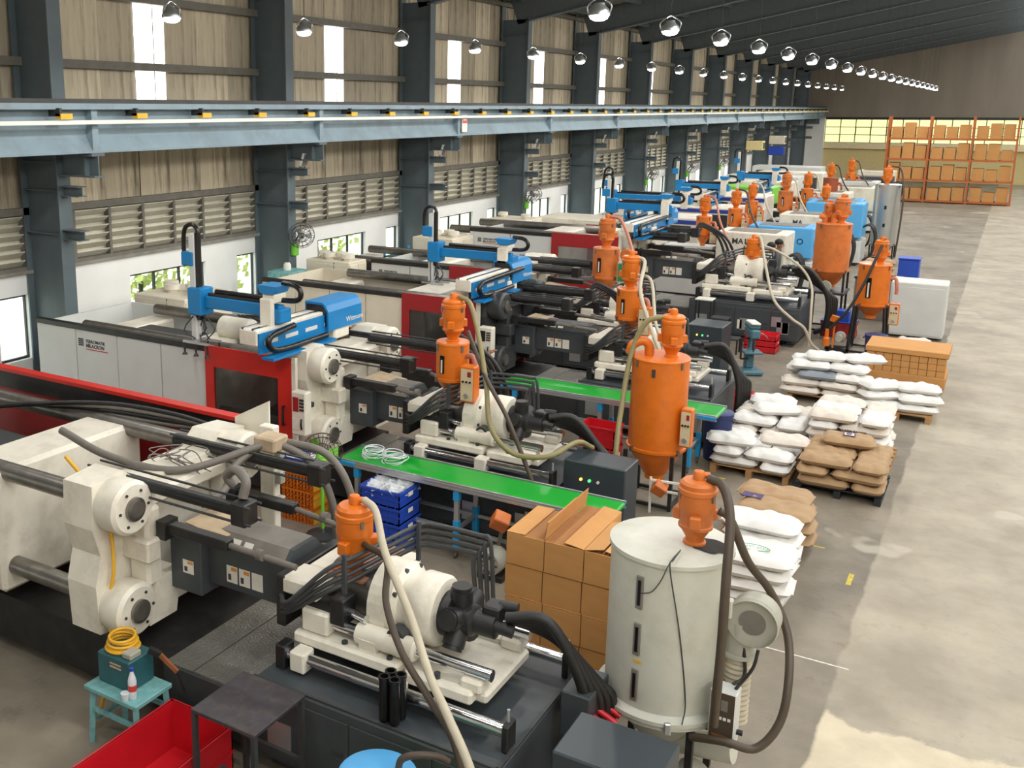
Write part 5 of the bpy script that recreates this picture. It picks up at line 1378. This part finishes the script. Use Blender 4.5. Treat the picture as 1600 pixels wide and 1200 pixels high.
# near pallet beside the silo: brown behind, white in front
pallet('wooden pallet under the brown sacks behind the white silo', (-2.02, 11.62, 0), .76, 1.1)
for j in range(3):
    for i in range(3):
        o = sack('brown paper sack in the stack behind the silo, %s layer, %s' % (ORD[j], ('near', 'middle', 'rear')[i]), (-1.98+R.uniform(-.02, .02)+(.1 if i == 1 else 0), 11.15+.49*i, .121+.136*j), 'bag_brown', (i+j) % 4, R.uniform(-.06, .06), 'brown sacks behind the white silo', 1.25)
        if j == 2 and i == 1: MB().bx(-.32, -.14, .0, .12, .148, .151).build('purple_print', 'bag_purple', o)
pallet('wooden pallet under the white sacks right of the silo', (-1.93, 10.42, 0), .74, 1.1)
for j in range(4):
    for i in range(3):
        if j == 3 and i == 1: continue
        o = sack('white plastic sack right of the silo, %s layer, %s' % (ORD[j], ('near', 'middle', 'rear')[i]), (-1.88+R.uniform(-.04, .04)+(.06 if i == 0 else 0), 9.95+.45*i, .121+.136*j), 'bag_white', (i+j) % 4, R.uniform(-.1, .1), 'white sacks right of the silo', 1.2)
        if j == 3 and i == 0:
            pm('stamp_green', (120, 176, 150), .7); o['label'] = 'white plastic sack with a green oval stamp right of the silo'
            m = MB().ring((0, 0, 0), .1, .004, (0, 0, 1), 28, 4); m.v = [(x*1.3, y*.6-.02, z+.15) for x, y, z in m.v]; m.build('oval_stamp', 'stamp_green', o)
            text_mesh('NYLON', .06, 'stamp_green', o, Matrix.Translation((-.09, -.04, .152)))

# ------------------------------------------------------------------ tall cream cabinets along the wall
def cream_cabinet(label, x0, x1, y0, y1, h, caps=4, wire=True):
    t = thing('control_cabinet', label, 'cabinet', ((x0+x1)/2, (y0+y1)/2, 0), group='cream control cabinets')
    w, d = (x1-x0)/2, (y1-y0)/2
    MB().bx(-w, w, -d, d, .08, h, .015).build('body', 'm_cream', t); MB().bx(-w+.03, w-.03, -d+.03, d-.03, 0, .08).build('plinth', 'm_black', t)
    for k in range(2):
        p = MB().bx(w, w+.015, -d+.02+k*d, -.02+k*d, .14, h-.06, .005).build('door', 'm_cream', t)
        MB().bx(w+.015, w+.03, -d+.1+k*(d*1.5), -d+.14+k*(d*1.5), h*.5, h*.5+.16).build('handle', 'm_black', p)
    p = MB().bx(-w+.03, w-.03, -d-.012, -d, .14, h-.06, .005).build('side_panel', 'm_cream', t)
    MB().bx(w*.2, w*.2+.04, -d-.02, -d-.012, h*.62, h*.7).build('latch', 'm_black', p)
    for k in range(caps):
        MB().lathe([(.1, 0), (.1, .04), (.14, .05), (.14, .13), (.12, .14)], c=(-w+.2+(2*w-.4)*k/max(1, caps-1), d*.2*(-1)**k, h), n=20).build('roof_fan', 'm_white', t)
    if wire: MB().tube([(w*.3, -d, h-.02), (w*.35, -d-.03, h*.8), (w*.2, -d-.02, h*.6)], .008, 5).build('cable', 'm_black', t)
    return t
cream_cabinet('cream control cabinet with round roof fans left of the first robot', -12.7, -11.5, 12.1, 13.3, 1.85)
cream_cabinet('cream control cabinet below the first complete column', -12.4, -11.3, 16.75, 17.4, 1.9)
cream_cabinet('cream control cabinet with round roof fans right of the orange shelf', -12.2, -11.1, 20.85, 21.95, 1.95)
cream_cabinet('cream control cabinet behind the second robot post', -12.3, -11.1, 25.1, 26.2, 2.0, caps=2)
cream_cabinet('far cream twin cabinet beside the sixth column', -10.6, -9.6, 40.2, 41.2, 2.1, caps=0, wire=False)
t = thing('locker', 'pale teal metal locker standing beside the first complete column', 'locker', (-12.4, 16.1, 0))
MB().bx(-.25, .3, -.35, .3, .05, 1.75, .01).build('body', 'turquoise', t)
for k in range(3): MB().bx(-.24+.18*k, -.08+.18*k, -.362, -.35, .2, 1.7, .004).build('door', 'turquoise', t)
MB().lathe([(.08, 1.75), (.08, 1.85), (.05, 1.9)], n=14).build('cup', 'sticker', t)
# tool shelf with orange parts between the cabinets
t = thing('tool_shelf', 'blue steel shelf with orange parts between cream cabinets', 'shelf', (-11.9, 20.12, 0))
for sx in (-1, 1):
    for sy in (-1, 1): MB().bx(sx*.3-.02, sx*.3+.02, sy*.55-.02, sy*.55+.02, 0, 1.75).build('post', 'cyan_clip', t)
for z in (.3, .8, 1.25, 1.6): MB().bx(-.32, .32, -.57, .57, z, z+.03).build('shelf_board', 'teal_box', t)
for k in range(8):
    z = (.33, .83, 1.28)[k % 3]; y = -.4+.27*(k//2)
    q = tag(MB().lathe([(.06, 0), (.09, .04), (.09, .14), (.05, .2)], n=14).build('orange_valve', 'orange' if k % 4 else 'm_black', loc=(-11.9+.1*(-1)**k, 20.12+y*.85, z)), 'orange spare machine part, %s on the blue steel shelf' % ['first', 'second', 'third', 'fourth', 'fifth', 'sixth', 'seventh', 'eighth'][k], 'spare part', 'parts on the blue shelf')

# ------------------------------------------------------------------ fans and floodlights on the columns
def wall_fan(label, loc, rz):
    t = thing('wall_fan', label, 'fan', loc, rz, 'wall fans on columns')
    MB().bx(0, .1, -.09, .09, -.45, -.2, .02).build('motor_box', 'green_fan', t)
    MB().tube([(.05, 0, -.22), (.12, 0, -.05), (.2, 0, .0)], .018, 8).build('bracket', 'dark_steel', t)
    m = MB(); ax = Vector((.55, -.55, -.3)).normalized(); c = Vector((.32, -.12, .0)); u = ax.orthogonal().normalized(); v = ax.cross(u)
    for q, rr in ((.06, .1), (.06, .2), (.03, .27), (-.05, .28), (-.09, .2)): m.ring(c+ax*q, rr, .006, ax, 28, 5)
    for k in range(14):
        a = 2*PI*k/14; w = u*math.cos(a)+v*math.sin(a); m.tube([c+ax*.07, c+ax*.06+w*.2, c+w*.28-ax*.01, c-ax*.09+w*.2, c-ax*.1], .004, 4, 2)
    m.build('cage', 'dark_steel', t)
    m = MB().cyl(c-ax*.16, c-ax*.02, .07, 12); m.build('motor', 'grey_cast', t)
    for k in range(3):
        a = 2*PI*k/3; w = u*math.cos(a)+v*math.sin(a); x = u*math.cos(a+.6)+v*math.sin(a+.6)
        m = MB(); m.add([c, c+w*.22+ax*.02, c+x*.22-ax*.02], [(0, 1, 2)]); m.add([c-ax*.004, c+x*.22-ax*.024, c+w*.22+ax*.016], [(0, 1, 2)]); m.build('blade', 'alu', t)
pos = ['first', 'third', 'fourth', 'fifth', 'sixth', 'second']
for k, y in enumerate((16.8, 28.8, 40.8, 46.8, 52.8)):
    wall_fan('grey caged wall fan with green box on the %s complete column' % ['first', 'third', 'fifth', 'sixth', 'seventh'][k], (-12.79, y+.02, 2.38), 0)
def flood(label, loc):
    t = thing('floodlight', label, 'floodlight', loc, 0, 'floodlights on column brackets')
    m = MB(); m.obox((.0, 0, .17), (.06, .2, .28), (0, .35, 0), .01); h = m.build('housing', 'm_panel', t)
    m = MB(); m.obox((.035, 0, .16), (.012, .17, .24), (0, .35, 0)); m.build('glass_front', 'm_cover', h)
    MB().bar((-.05, -.09, 0), (-.02, -.09, .16), .015).bar((-.05, .09, 0), (-.02, .09, .16), .015).build('yoke', 'dark_steel', t)
for k, y in enumerate(vis[1:9]):
    flood('small tilted floodlight on the upper bracket of the %s complete column' % ORD[k], (-12.45, y, 3.795))

# ------------------------------------------------------------------ bench drill
t = thing('bench_drill', 'blue grey pillar drill standing on the floor by the gangway', 'drill press', (-3.86, 19.5, 0), .5)
MB().bx(-.2, .2, -.16, .28, 0, .1, .03).build('base', 'drill_blue', t)
MB().bx(-.08, .08, .08, .24, .1, .38, .02).cyl((0, .16, .36), (0, .16, .86), .04, 16).build('column', 'drill_blue', t)
MB().bx(-.17, .17, -.14, .2, .42, .46, .01).bx(-.05, .05, .1, .22, .36, .48, .01).build('work_table', 'drill_blue', t)
MB().bx(-.09, .09, -.16, .28, .72, .9, .03).bx(-.1, .1, -.08, .26, .9, .99, .02).build('head', 'drill_blue', t)
MB().cyl((0, -.08, .5), (0, -.08, .74), .03, 12).cyl((0, -.08, .46), (0, -.08, .52), .012, 8).build('spindle', 'm_dark', t)
MB().bx(-.09, .09, -.14, .24, .99, 1.03, .015).build('belt_cover', 'sticker', t)
MB().bar((-.2, .02, .3), (-.2, .02, .7), .03).bar((-.2, .02, .7), (-.05, .05, .7), .03).bar((-.2, .02, .3), (-.05, .05, .3), .03).build('guard_frame', 'm_black', t)
MB().cyl((.1, .0, .82), (.18, -.02, .8), .012, 6).cyl((.18, -.02, .8), (.24, -.12, .74), .008, 6).build('feed_handle', 'steel_worn', t)

# ------------------------------------------------------------------ floor standing blower below the front conveyor
t = thing('vacuum_blower', 'pale green electric vacuum blower standing under the front conveyor', 'blower', (-4.3, 9.15, 0))
MB().lathe([(.12, 0), (.14, .03), (.14, .2), (.1, .24)], c=(0, -.1, .2), axis='y', n=26).build('motor', 'grey_cast', t)
m = MB().lathe([(.13, -.02), (.13, .0), (.05, .01)], c=(0, -.11, .2), axis='y', n=26); g = m.build('fan_cover', 'grey_cast', t)
for k in range(9):
    a = 2*PI*k/9; MB().obox((.085*math.cos(a), -.135, .2+.085*math.sin(a)), (.045, .01, .014), (0, -a, 0)).build('vent_slot', 'm_dark', g)
MB().bx(-.15, .15, -.1, .16, 0, .07, .01).build('foot', 'm_black', t)
MB().bar((.0, .1, .3), (.05, .12, .6), .04).build('upright', 'steel_worn', t)
m = MB(); m.obox((.06, .02, .66), (.18, .16, .17), (.5, .4, .5), .012); b = m.build('orange_box', 'orange_old', t)
MB().tube([(.12, .1, .35), (.25, .14, .5), (.3, .2, .75)], .035, 8).build('air_hose', 'hose_grey', t)
# green pedestal fan
t = thing('pedestal_fan', 'bright green pedestal fan with rusty wire cage beside the orange crates', 'fan', (-6.48, 9.02, 0))
MB().lathe([(.2, 0), (.2, .03), (.05, .06), (.03, .1)], n=24).build('base', 'm_dark', t)
MB().cyl((0, 0, .06), (0, 0, .92), .022, 12).build('pole', 'green_fan', t)
ax = Vector((-.6, .8, .1)).normalized(); c = Vector((0, 0, .98))
MB().cyl(c-ax*.12, c+ax*.1, .07, 18).cyl(c-ax*.16, c-ax*.12, .05, 14).build('motor', 'green_fan', t)
m = MB(); u = ax.orthogonal().normalized(); v = ax.cross(u); cc = c+ax*.16
for q, rr in ((.08, .08), (.07, .16), (.05, .22), (0, .25), (-.05, .22), (-.07, .14)): m.ring(cc+ax*q, rr, .004, ax, 30, 4)
for k in range(24):
    a = 2*PI*k/24; w = u*math.cos(a)+v*math.sin(a); m.tube([cc+ax*.085+w*.04, cc+ax*.07+w*.16, cc+w*.25, cc-ax*.07+w*.14, cc-ax*.08+w*.06], .003, 4, 2)
m.build('cage', 'hose_brown', t)
for k in range(3):
    a = 2*PI*k/3+.4; w = u*math.cos(a)+v*math.sin(a); x = u*math.cos(a+.55)+v*math.sin(a+.55)
    m = MB(); m.add([cc, cc+w*.21+ax*.03, cc+x*.2-ax*.03], [(0, 1, 2)]); m.add([cc-ax*.006, cc+x*.2-ax*.036, cc+w*.21+ax*.024], [(0, 1, 2)]); m.build('blade', 'green_fan', t)
t = thing('floor_cable', 'loose dark cable lying on the floor near the green fan', 'cable', (-7.0, 8.7, 0))
MB().tube([(0, 0, .01), (.2, .1, .01), (.3, -.1, .01), (.1, -.2, .01), (-.1, -.05, .01), (.1, .1, .012), (.35, .15, .01), (.5, .4, .01)], .01, 6, 6).build('lead', 'm_black', t)
t = thing('air_hose_coil', 'pale blue air hose coiled on the floor behind the nearest machine', 'hose', (-6.05, 7.75, 0))
m = MB()
for k in range(4): m.ring((R.uniform(-.03, .03), R.uniform(-.03, .03), .012+.016*k), .2+R.uniform(-.03, .03), .008, (R.uniform(-.05, .05), R.uniform(-.05, .05), 1), 28, 5)
m.build('coil', 'turquoise', t)
# low wooden bench behind the nearest machine
t = thing('wooden_bench', 'low brown wooden bench between the front machines', 'bench', (-7.75, 8.7, 0))
MB().bx(-.3, .3, -.15, .15, .36, .4, .005).build('seat', 'wood', t)
for sx in (-1, 1):
    for sy in (-1, 1): MB().bx(sx*.26-.025, sx*.26+.025, sy*.12-.025, sy*.12+.025, 0, .36).build('leg', 'wood', t)
t = thing('parts_bag', 'clear bag of blue parts on the floor behind the nearest machine', 'bag', (-7.95, 7.75, 0))
m = MB().ball((0, 0, .22), .3, 16, (1.1, .9, .75)); m.build('film', 'film', t); MB().ball((0, 0, .2), .26, 14, (1.1, .9, .72)).build('contents', 'blue_plastic', t)
# step stools and paper by the long base
for k, (x, y, h) in enumerate(((-5.35, 21.75, .95), (-4.95, 21.5, .62), (-4.62, 21.1, .3))):
    t = thing('step_stool', ['tall black steel stand with white sheet beside the long base', 'medium black steel stand left of the long base', 'low black step by the red crates'][k], 'stand', (x, y, 0), group='black step stands')
    MB().bx(-.18, .18, -.16, .16, h, h+.03, .005).build('top', 'm_dark' if k else 'sticker', t)
    for sx in (-1, 1):
        for sy in (-1, 1): MB().bx(sx*.16-.014, sx*.16+.014, sy*.14-.014, sy*.14+.014, 0, h).build('leg', 'm_black', t)
for k, (x, z, w, h, mt) in enumerate(((-4.75, .3, .1, .2, 'sticker'), (-4.05, .42, .2, .22, 'alu'), (-3.82, .3, .12, .24, 'hose_pink'))):
    MB().bx((x+3.6)/1.12, (x+w+3.6)/1.12, -.82, -.812, z/1.12, (z+h)/1.12).build('notice_plate', mt, T5)

# ------------------------------------------------------------------ more machines down the hall
def covered(label, loc, L=6.5, body='m_white', inj='m_white', stripe=None, base='m_panel', title=None, topz=1.85, emblem=None, ctitle=None):
    t = thing('moulding_machine', label, 'machine', loc, group='injection moulding machines')
    MB().bx(-L, 0, -.65, .65, .1, .8, .015).build('base', base, t)
    MB().bx(-L+.1, -.1, -.6, .6, 0, .1).build('plinth', 'm_black', t)
    c = MB().bx(-L, -L*.5, -.75, .75, .8, topz+.1, .03).build('clamp_cover', body, t)
    for k in range(3):
        a = -L+.1+k*(L*.5-.1)/3
        d = MB().bx(a, a+(L*.5-.2)/3-.05, -.765, -.75, .85, topz+.02, .005).build('guard_door', body, c)
        MB().bx(a+.12, a+(L*.5-.2)/3-.2, -.772, -.765, 1.2, topz-.12).build('guard_window', 'window_dark', d)
    if ctitle: text_mesh(ctitle, .16, 'sticker_ink', c, face_T((-L*.5-1.1, -.768, topz-.06)))
    if stripe:
        MB().bx(-L+.02, -L*.5-.02, -.775, -.765, .95, 1.12).bx(-L+.02, -L*.5-.02, -.775, -.765, topz-.08, topz+.04).build('colour_band', stripe, c)
    MB().bx(-L*.5, -1.75, -.35, .35, .8, 1.3, .02).build('barrel_guard', 'm_black', t)
    MB().bx(-L*.5+.2, -1.9, -.3, .3, 1.3, 1.36).build('guard_top', 'm_panel', t)
    j = MB().bx(-1.75, -.02, -.6, .6, .9, topz, .03).build('injection_cover', inj, t)
    MB().bx(-1.5, -.3, -.4, .4, topz, topz+.012).build('cover_recess', 'm_cover', j)
    if title: text_mesh(title, .2, 'sticker_ink', j, face_T((-1.35, -.603, topz-.3)), bold=True)
    if emblem:
        m = MB().ring((0, 0, 0), .07, .012, (0, 0, 1), 20, 5); m.v = [(x-.35, -.605, y+topz-.38) for x, y, z in m.v]; m.build('emblem_ring', emblem, j)
    m = MB()
    for k in range(4): m.tube([(-.1, -.3+.15*k, 1.2), (.2, -.3+.15*k, 1.3), (.35, -.25+.15*k, .9), (.25, -.2+.15*k, .3), (.05, -.2+.15*k, .15)], .03, 6, 4)
    m.build('drain_hose', 'hose_black', t)
    return t
covered('white covered moulding machine lettered MA behind the two standing men', (-4.7, 27.5, 0), 6.8, title='MA10000', emblem='sign_red', stripe=None, ctitle='HAITIAN')
covered('covered moulding machine with pale blue end and navy bands', (-4.5, 30.3, 0), 6.2, inj='blue_light', stripe='blue_navy', title='HAITIAN', emblem='blue_navy', topz=1.75)
covered('white covered moulding machine right of the pale blue one', (-4.2, 33.0, 0), 6.0, stripe='blue_navy', title='MA')
covered('covered moulding machine with pale blue end beside the steel silo', (-3.95, 36.0, 0), 6.0, inj='blue_light', stripe='blue_navy', topz=2.0)
covered('white moulding machine with light blue trim in mid hall', (-4.4, 39.2, 0), 6.5, inj='blue_light')
covered('bright green covered moulding machine far down the hall', (-5.2, 42.4, 0), 5.5, body='green_cover', inj='m_white', base='green_cover')
covered('white covered moulding machine behind the green one', (-4.6, 45.8, 0), 6.5)
covered('grey covered moulding machine far down the hall', (-5.0, 49.5, 0), 6.5, body='m_panel', inj='m_panel')
covered('white moulding machine with dark end cover far down the hall', (-4.8, 53.2, 0), 6.0, inj='m_dark')
covered('long grey moulding machine closest to the end wall', (-5.2, 58.5, 0), 7.0, body='m_panel', inj='m_cream')
# dryers standing on them
for k, (x, y, z, rr, s_, lab) in enumerate(((-6.95, 27.5, 1.37, .2, .8, 'orange hopper dryer with control box on the white lettered machine'), (-6.75, 30.2, 1.37, .2, .8, 'orange hopper dryer left one of a close pair in mid hall'), (-6.9, 33.0, 1.37, .19, .8, 'orange hopper dryer behind the close pair, loader towering above'),
                                            (-6.45, 36.0, 1.37, .24, .9, 'wide orange hopper dryer with dark stains in mid hall'), (-6.3, 39.2, 1.37, .21, .85, 'orange hopper dryer right of the stained wide one'), (-6.5, 45.8, 1.37, .22, .9, 'far orange hopper dryer left of the last pair'), (-6.2, 49.5, 1.4, .22, .9, 'farthest orange hopper dryer near the end wall'))):
    o = dryer('hopper_dryer', lab, (x, y, z), rr, 0, .3, .78 if k != 3 else .9, mat='orange_old' if k == 3 else 'orange', ld_s=s_, ldrot=.3*k)
    hose(o, [(x+.06, y, z+1.34), (x+.3, y-.1, z+1.25), (x+.55, y-.5, z+.7), (x+1.0, y-1.0, z+.1), (x+1.3, y-1.15, z-.6)], .028, ('hose_pink', 'hose_brown', 'hose_beige', 'hose_beige', 'hose_beige', 'hose_black', 'hose_brown')[k])
dryer('silo_dryer', 'brown open topped hopper standing among far orange dryers', (-6.0, 42.4, 1.37), .27, 0, .35, 1.0, mat='brown_hopper', box=None, ld_s=None, sight=False, group='orange silo dryers')
t = dryer('silo_dryer', 'tall shiny steel silo with small orange loader by the gangway', (-3.55, 37.8, 0), .4, .15, .5, 2.5, mat='silo_steel', box=None, elbow=False, sight=False, ld_s=None, group='steel silos', stand=(.35, 'tall'))
loader(t, (-.05, -.05, 2.52), .85, 'orange', .4)
for z in (1.1, 1.7): MB().bx(-.02, .05, -.42, -.395, z, z+.12).build('sight_window', 'black_plastic', t)
hose(t, [(-3.5, 37.8, 3.12), (-3.2, 37.7, 3.0), (-3.05, 37.5, 2.2), (-3.05, 37.4, 1.2), (-3.1, 37.3, .1)], .03, 'hose_brown')
t = thing('hopper_loader', 'lone orange vacuum loader in front of the brown hopper', 'loader', (-5.2, 36.0, 2.0), group='orange vacuum loaders'); loader(t, (0, 0, 0), .8, 'orange', 1.0)
robot('blue take-out robot on the white lettered machine with long blue arm', (-9.0, 27.5, 0), y0=-1.0, y1=1.2, arm_y=.9, arm_x=(-.9, 1.4), zt=2.35, post=(2.0, 3.2), pz=1.95)
robot('blue take-out robot far down the hall on a navy banded machine', (-8.4, 33.0, 0), y0=-.6, y1=1.4, arm_y=.6, arm_x=(-1.0, .6), zt=2.35, post=(2.0, 3.3), pz=1.95, grip=False)
robot('farthest blue take-out robot in front of the green machine', (-8.0, 39.2, 0), y0=-.6, y1=1.2, arm_y=.4, arm_x=(-.8, .6), zt=2.35, post=(2.0, 3.4), pz=1.95, grip=False)
# workbench and loads between the machine row and the gangway
t = thing('workbench', 'grey workbench with a white board and sacks on top beside the gangway', 'workbench', (-2.5, 26.6, 0))
MB().bx(-.5, .5, -.3, .3, .98, 1.04, .008).build('bench_top', 'm_dark', t)
MB().bx(-.48, .48, -.28, .28, 0, .98, .01).build('cabinet', 'm_cover', t); MB().bx(-.42, .1, -.292, -.28, .3, .9).build('board', 'sticker', t)
for k in range(3): sack('cream sack tied flat on the grey workbench, %s' % ['bottom', 'middle', 'top'][k], (-2.5, 26.6, 1.042+.138*k), 'bag_brown', k, .1*k, 'sacks on the workbench')
drum = thing('storage_bin', 'square navy blue bin beside the steel silo', 'bin', (-2.15, 30.5, 0)); MB().bx(-.25, .25, -.25, .25, 0, 1.0, .02).build('bin_body', 'blue_plastic', drum); MB().bx(-.27, .27, -.27, .27, 1.0, 1.04, .01).build('rim', 'blue_plastic', drum)
t = thing('grey_cabinet', 'pale grey machine cabinet behind the orange dryer at the right edge', 'cabinet', (-1.55, 25.0, 0)); MB().bx(-.5, .6, -.4, .4, .05, 1.25, .02).build('body', 'm_panel', t); MB().bx(-.46, .56, -.412, -.4, .1, 1.15, .005).build('door', 'm_panel', t)
for k in range(3): sack('white sack on the floor behind the navy drum, %s' % ['lowest', 'middle', 'top'][k], (-1.35, 22.6, .002+.138*k), 'bag_warm', k, .1, 'sacks behind the navy drum')

# ------------------------------------------------------------------ storage rack at the far right
t = thing('storage_rack', 'tall orange pallet rack at the far right of the hall', 'rack', (-6.1, 62, 0))
pm('rack_orange', (176, 96, 44), .55, mott=.1)
for i in range(4):
    for y in (0, 1.0): MB().bx(i*2.0-.05, i*2.0+.05, y-.05, y+.05, 0, 4.6).build('upright', 'rack_orange', t)
    m = MB()
    for k in range(5): m.bar((i*2.0, 0, .3+.8*k), (i*2.0, 1.0, .9+.8*k), .03)
    m.build('brace', 'rack_orange', t)
for z in (.15, 1.25, 2.35, 3.45):
    for y in (0, 1.0): MB().bx(0, 6, y-.03, y+.03, z-.1, z).build('beam', 'rack_orange', t)
    MB().bx(0, 6, .03, .97, z-.03, z).build('shelf_deck', 'pallet_wood', t)
    for i in range(3):
        for k in range(3):
            h = .5+.35*R.random()
            carton('brown carton on the far rack, %s shelf, %s from the left' % ({.15: 'lowest', 1.25: 'second', 2.35: 'third', 3.45: 'top'}[z], ORD[i*3+k]), (-6.1+i*2+.42+.6*k, 62.5, z), .52, .8, h, None, 'cartons on the far rack')
# air handling units fixed to the far columns
for k, (y, z, mt, lab) in enumerate(((64.8, 2.9, 'm_cream', 'cream air unit fixed to a far column'), (64.8, 2.25, 'blue_plastic', 'blue fan unit below the cream air unit'), (58.8, 2.75, 'tan_wall', 'tan air unit on the column before the cream one'))):
    t = thing('air_unit', lab, 'air unit', (-12.79, y, z), group='air units on far columns')
    MB().bx(0, .9, -.3, .3, 0, .5, .03).build('casing', mt, t); MB().bx(.9, .91, -.25, .25, .08, .42).build('grille', 'm_dark', t)

# ------------------------------------------------------------------ people
def person(label, loc, rz, h=1.68, shirt='shirt_blue', arm_r=None, arm_l=None, lean=0.0, hair='hair'):
    """standing figure facing +x in its own frame; arms given as (elbow, hand) points, mirrored in y for the left one"""
    s_ = h/1.7
    V, E, Rr = [], [], []
    def add(p, r, par=None):
        V.append(Vector(p)*s_); Rr.append(r*s_)
        if par is not None: E.append((par, len(V)-1))
        return len(V)-1
    pel = add((0, 0, .95), .125); wst = add((lean*.3, 0, 1.1), .125, pel); chs = add((lean*.7, 0, 1.3), .14, wst); nk0 = add((lean, 0, 1.43), .07, chs); nk = add((lean*1.05, 0, 1.5), .05, nk0)
    hd = add((lean*1.1+.01, 0, 1.58), .085, nk); top = add((lean*1.1, 0, 1.66), .07, hd)
    for sg, arm in ((-1, arm_r), (1, arm_l)):
        sh = add((lean*.85, sg*.17, 1.38), .062, chs)
        e, hn = arm or ((.02, sg*.24, 1.1), (.08, sg*.24, .86))
        el = add(e, .045, sh); wr = add(hn, .03, el)
        d = (Vector(hn)-Vector(e)).normalized(); sd = d.cross(Vector((0, 0, 1))).normalized() if abs(d.z) < .95 else Vector((1, 0, 0))
        pm_ = add(Vector(hn)+d*.06, .032, wr)
        for k in range(4):
            q = Vector(hn)+d*.085+sd*(.026-.0175*k); f = add(q, .0095, pm_); f = add(q+d*(.04 if k in (1, 2) else .032)+Vector((0, 0, -.008)), .0085, f); add(q+d*(.062 if k in (1, 2) else .05)+Vector((0, 0, -.026)), .0075, f)
        q = Vector(hn)+d*.03+sd*.035; f = add(q, .011, wr); add(q+d*.045+sd*.02, .009, f)
    for sg in (-1, 1):
        hp = add((0, sg*.09, .9), .095, pel); kn = add((.02, sg*.1, .5), .062, hp); an = add((-.01, sg*.1, .09), .042, kn); ft = add((.06, sg*.105, .045), .04, an); add((.16, sg*.11, .035), .032, ft)
    me = bpy.data.meshes.new('person'); me.from_pydata([tuple(v) for v in V], E, []); me.update()
    ob = bpy.data.objects.new('tmp', me); C.objects.link(ob)
    ob.modifiers.new('s', 'SKIN'); sd_ = ob.modifiers.new('d', 'SUBSURF'); sd_.levels = 1; sd_.render_levels = 1
    for i, sv in enumerate(me.skin_vertices[0].data): sv.radius = (Rr[i], Rr[i]); sv.use_root = (i == 0)
    bpy.context.view_layer.update()
    m2 = bpy.data.meshes.new_from_object(ob.evaluated_get(bpy.context.evaluated_depsgraph_get())); bpy.data.objects.remove(ob)
    m2.materials.clear()
    for q in (shirt, 'trouser', 'skin', 'm_black'): m2.materials.append(MAT[q])
    hands = [Vector((arm or ((0, 0, 0), (.08, sg*.24, .86)))[1])*s_ for sg, arm in ((-1, arm_r), (1, arm_l))]; elb = [Vector((arm or ((.02, sg*.24, 1.1), 0))[0])*s_ for sg, arm in ((-1, arm_r), (1, arm_l))]
    for p in m2.polygons:
        c = p.center; z = c.z/s_; p.use_smooth = True
        near = min(min((c-hn).length, (c-(hn*.45+e*.55)).length) for hn, e in zip(hands, elb))
        p.material_index = 2 if (z > 1.455 and abs(c.y) < .13*s_) or near < .14*s_ else (0 if z > .98 or (abs(c.y) > .19*s_ and z > .8) else (3 if z < .07 else 1))
    o = link('person', m2, loc=loc, rz=rz); tag(o, label, 'person', 'people in the hall')
    hx = (lean*1.1)*s_
    MB().ball((hx-.015, 0, 1.645*s_), .1*s_, 14, (1.02, .92, .82)).build('hair', hair, o)
    f = MB().ball((hx+.082*s_, -.032, 1.6*s_), .012, 8).ball((hx+.082*s_, .032, 1.6*s_), .012, 8); f.build('eye', 'black_plastic', o)
    MB().ball((hx+.1*s_, 0, 1.57*s_), .016, 8, (1, .8, 1.4)).build('nose', 'skin', o)
    MB().ball((hx+.085*s_, 0, 1.535*s_), .02, 8, (.6, 1.2, .4)).build('mouth', 'wood', o)
    MB().ball((hx, -.085*s_, 1.58*s_), .024, 8, (.7, .4, 1.2)).ball((hx, .085*s_, 1.58*s_), .024, 8, (.7, .4, 1.2)).build('ear', 'skin', o)
    return o
person('person at the dark red machine reaching out to its operator panel', (-7.12, 13.62, 0), PI/2, 1.62, 'shirt_grey', arm_r=((.16, -.33, 1.2), (.3, -.44, 1.27)))
person('person in a blue shirt seen from behind between two orange dryers', (-6.75, 19.9, 0), PI*.6, 1.62, 'shirt_blue')
person('person in a white shirt standing left of the other man', (-4.97, 26.0, 0), .2, 1.74, 'shirt_white', lean=.08)
person('person in a grey shirt with black hair standing on the right', (-4.84, 26.42, 0), .1, 1.78, 'shirt_grey', lean=.05)
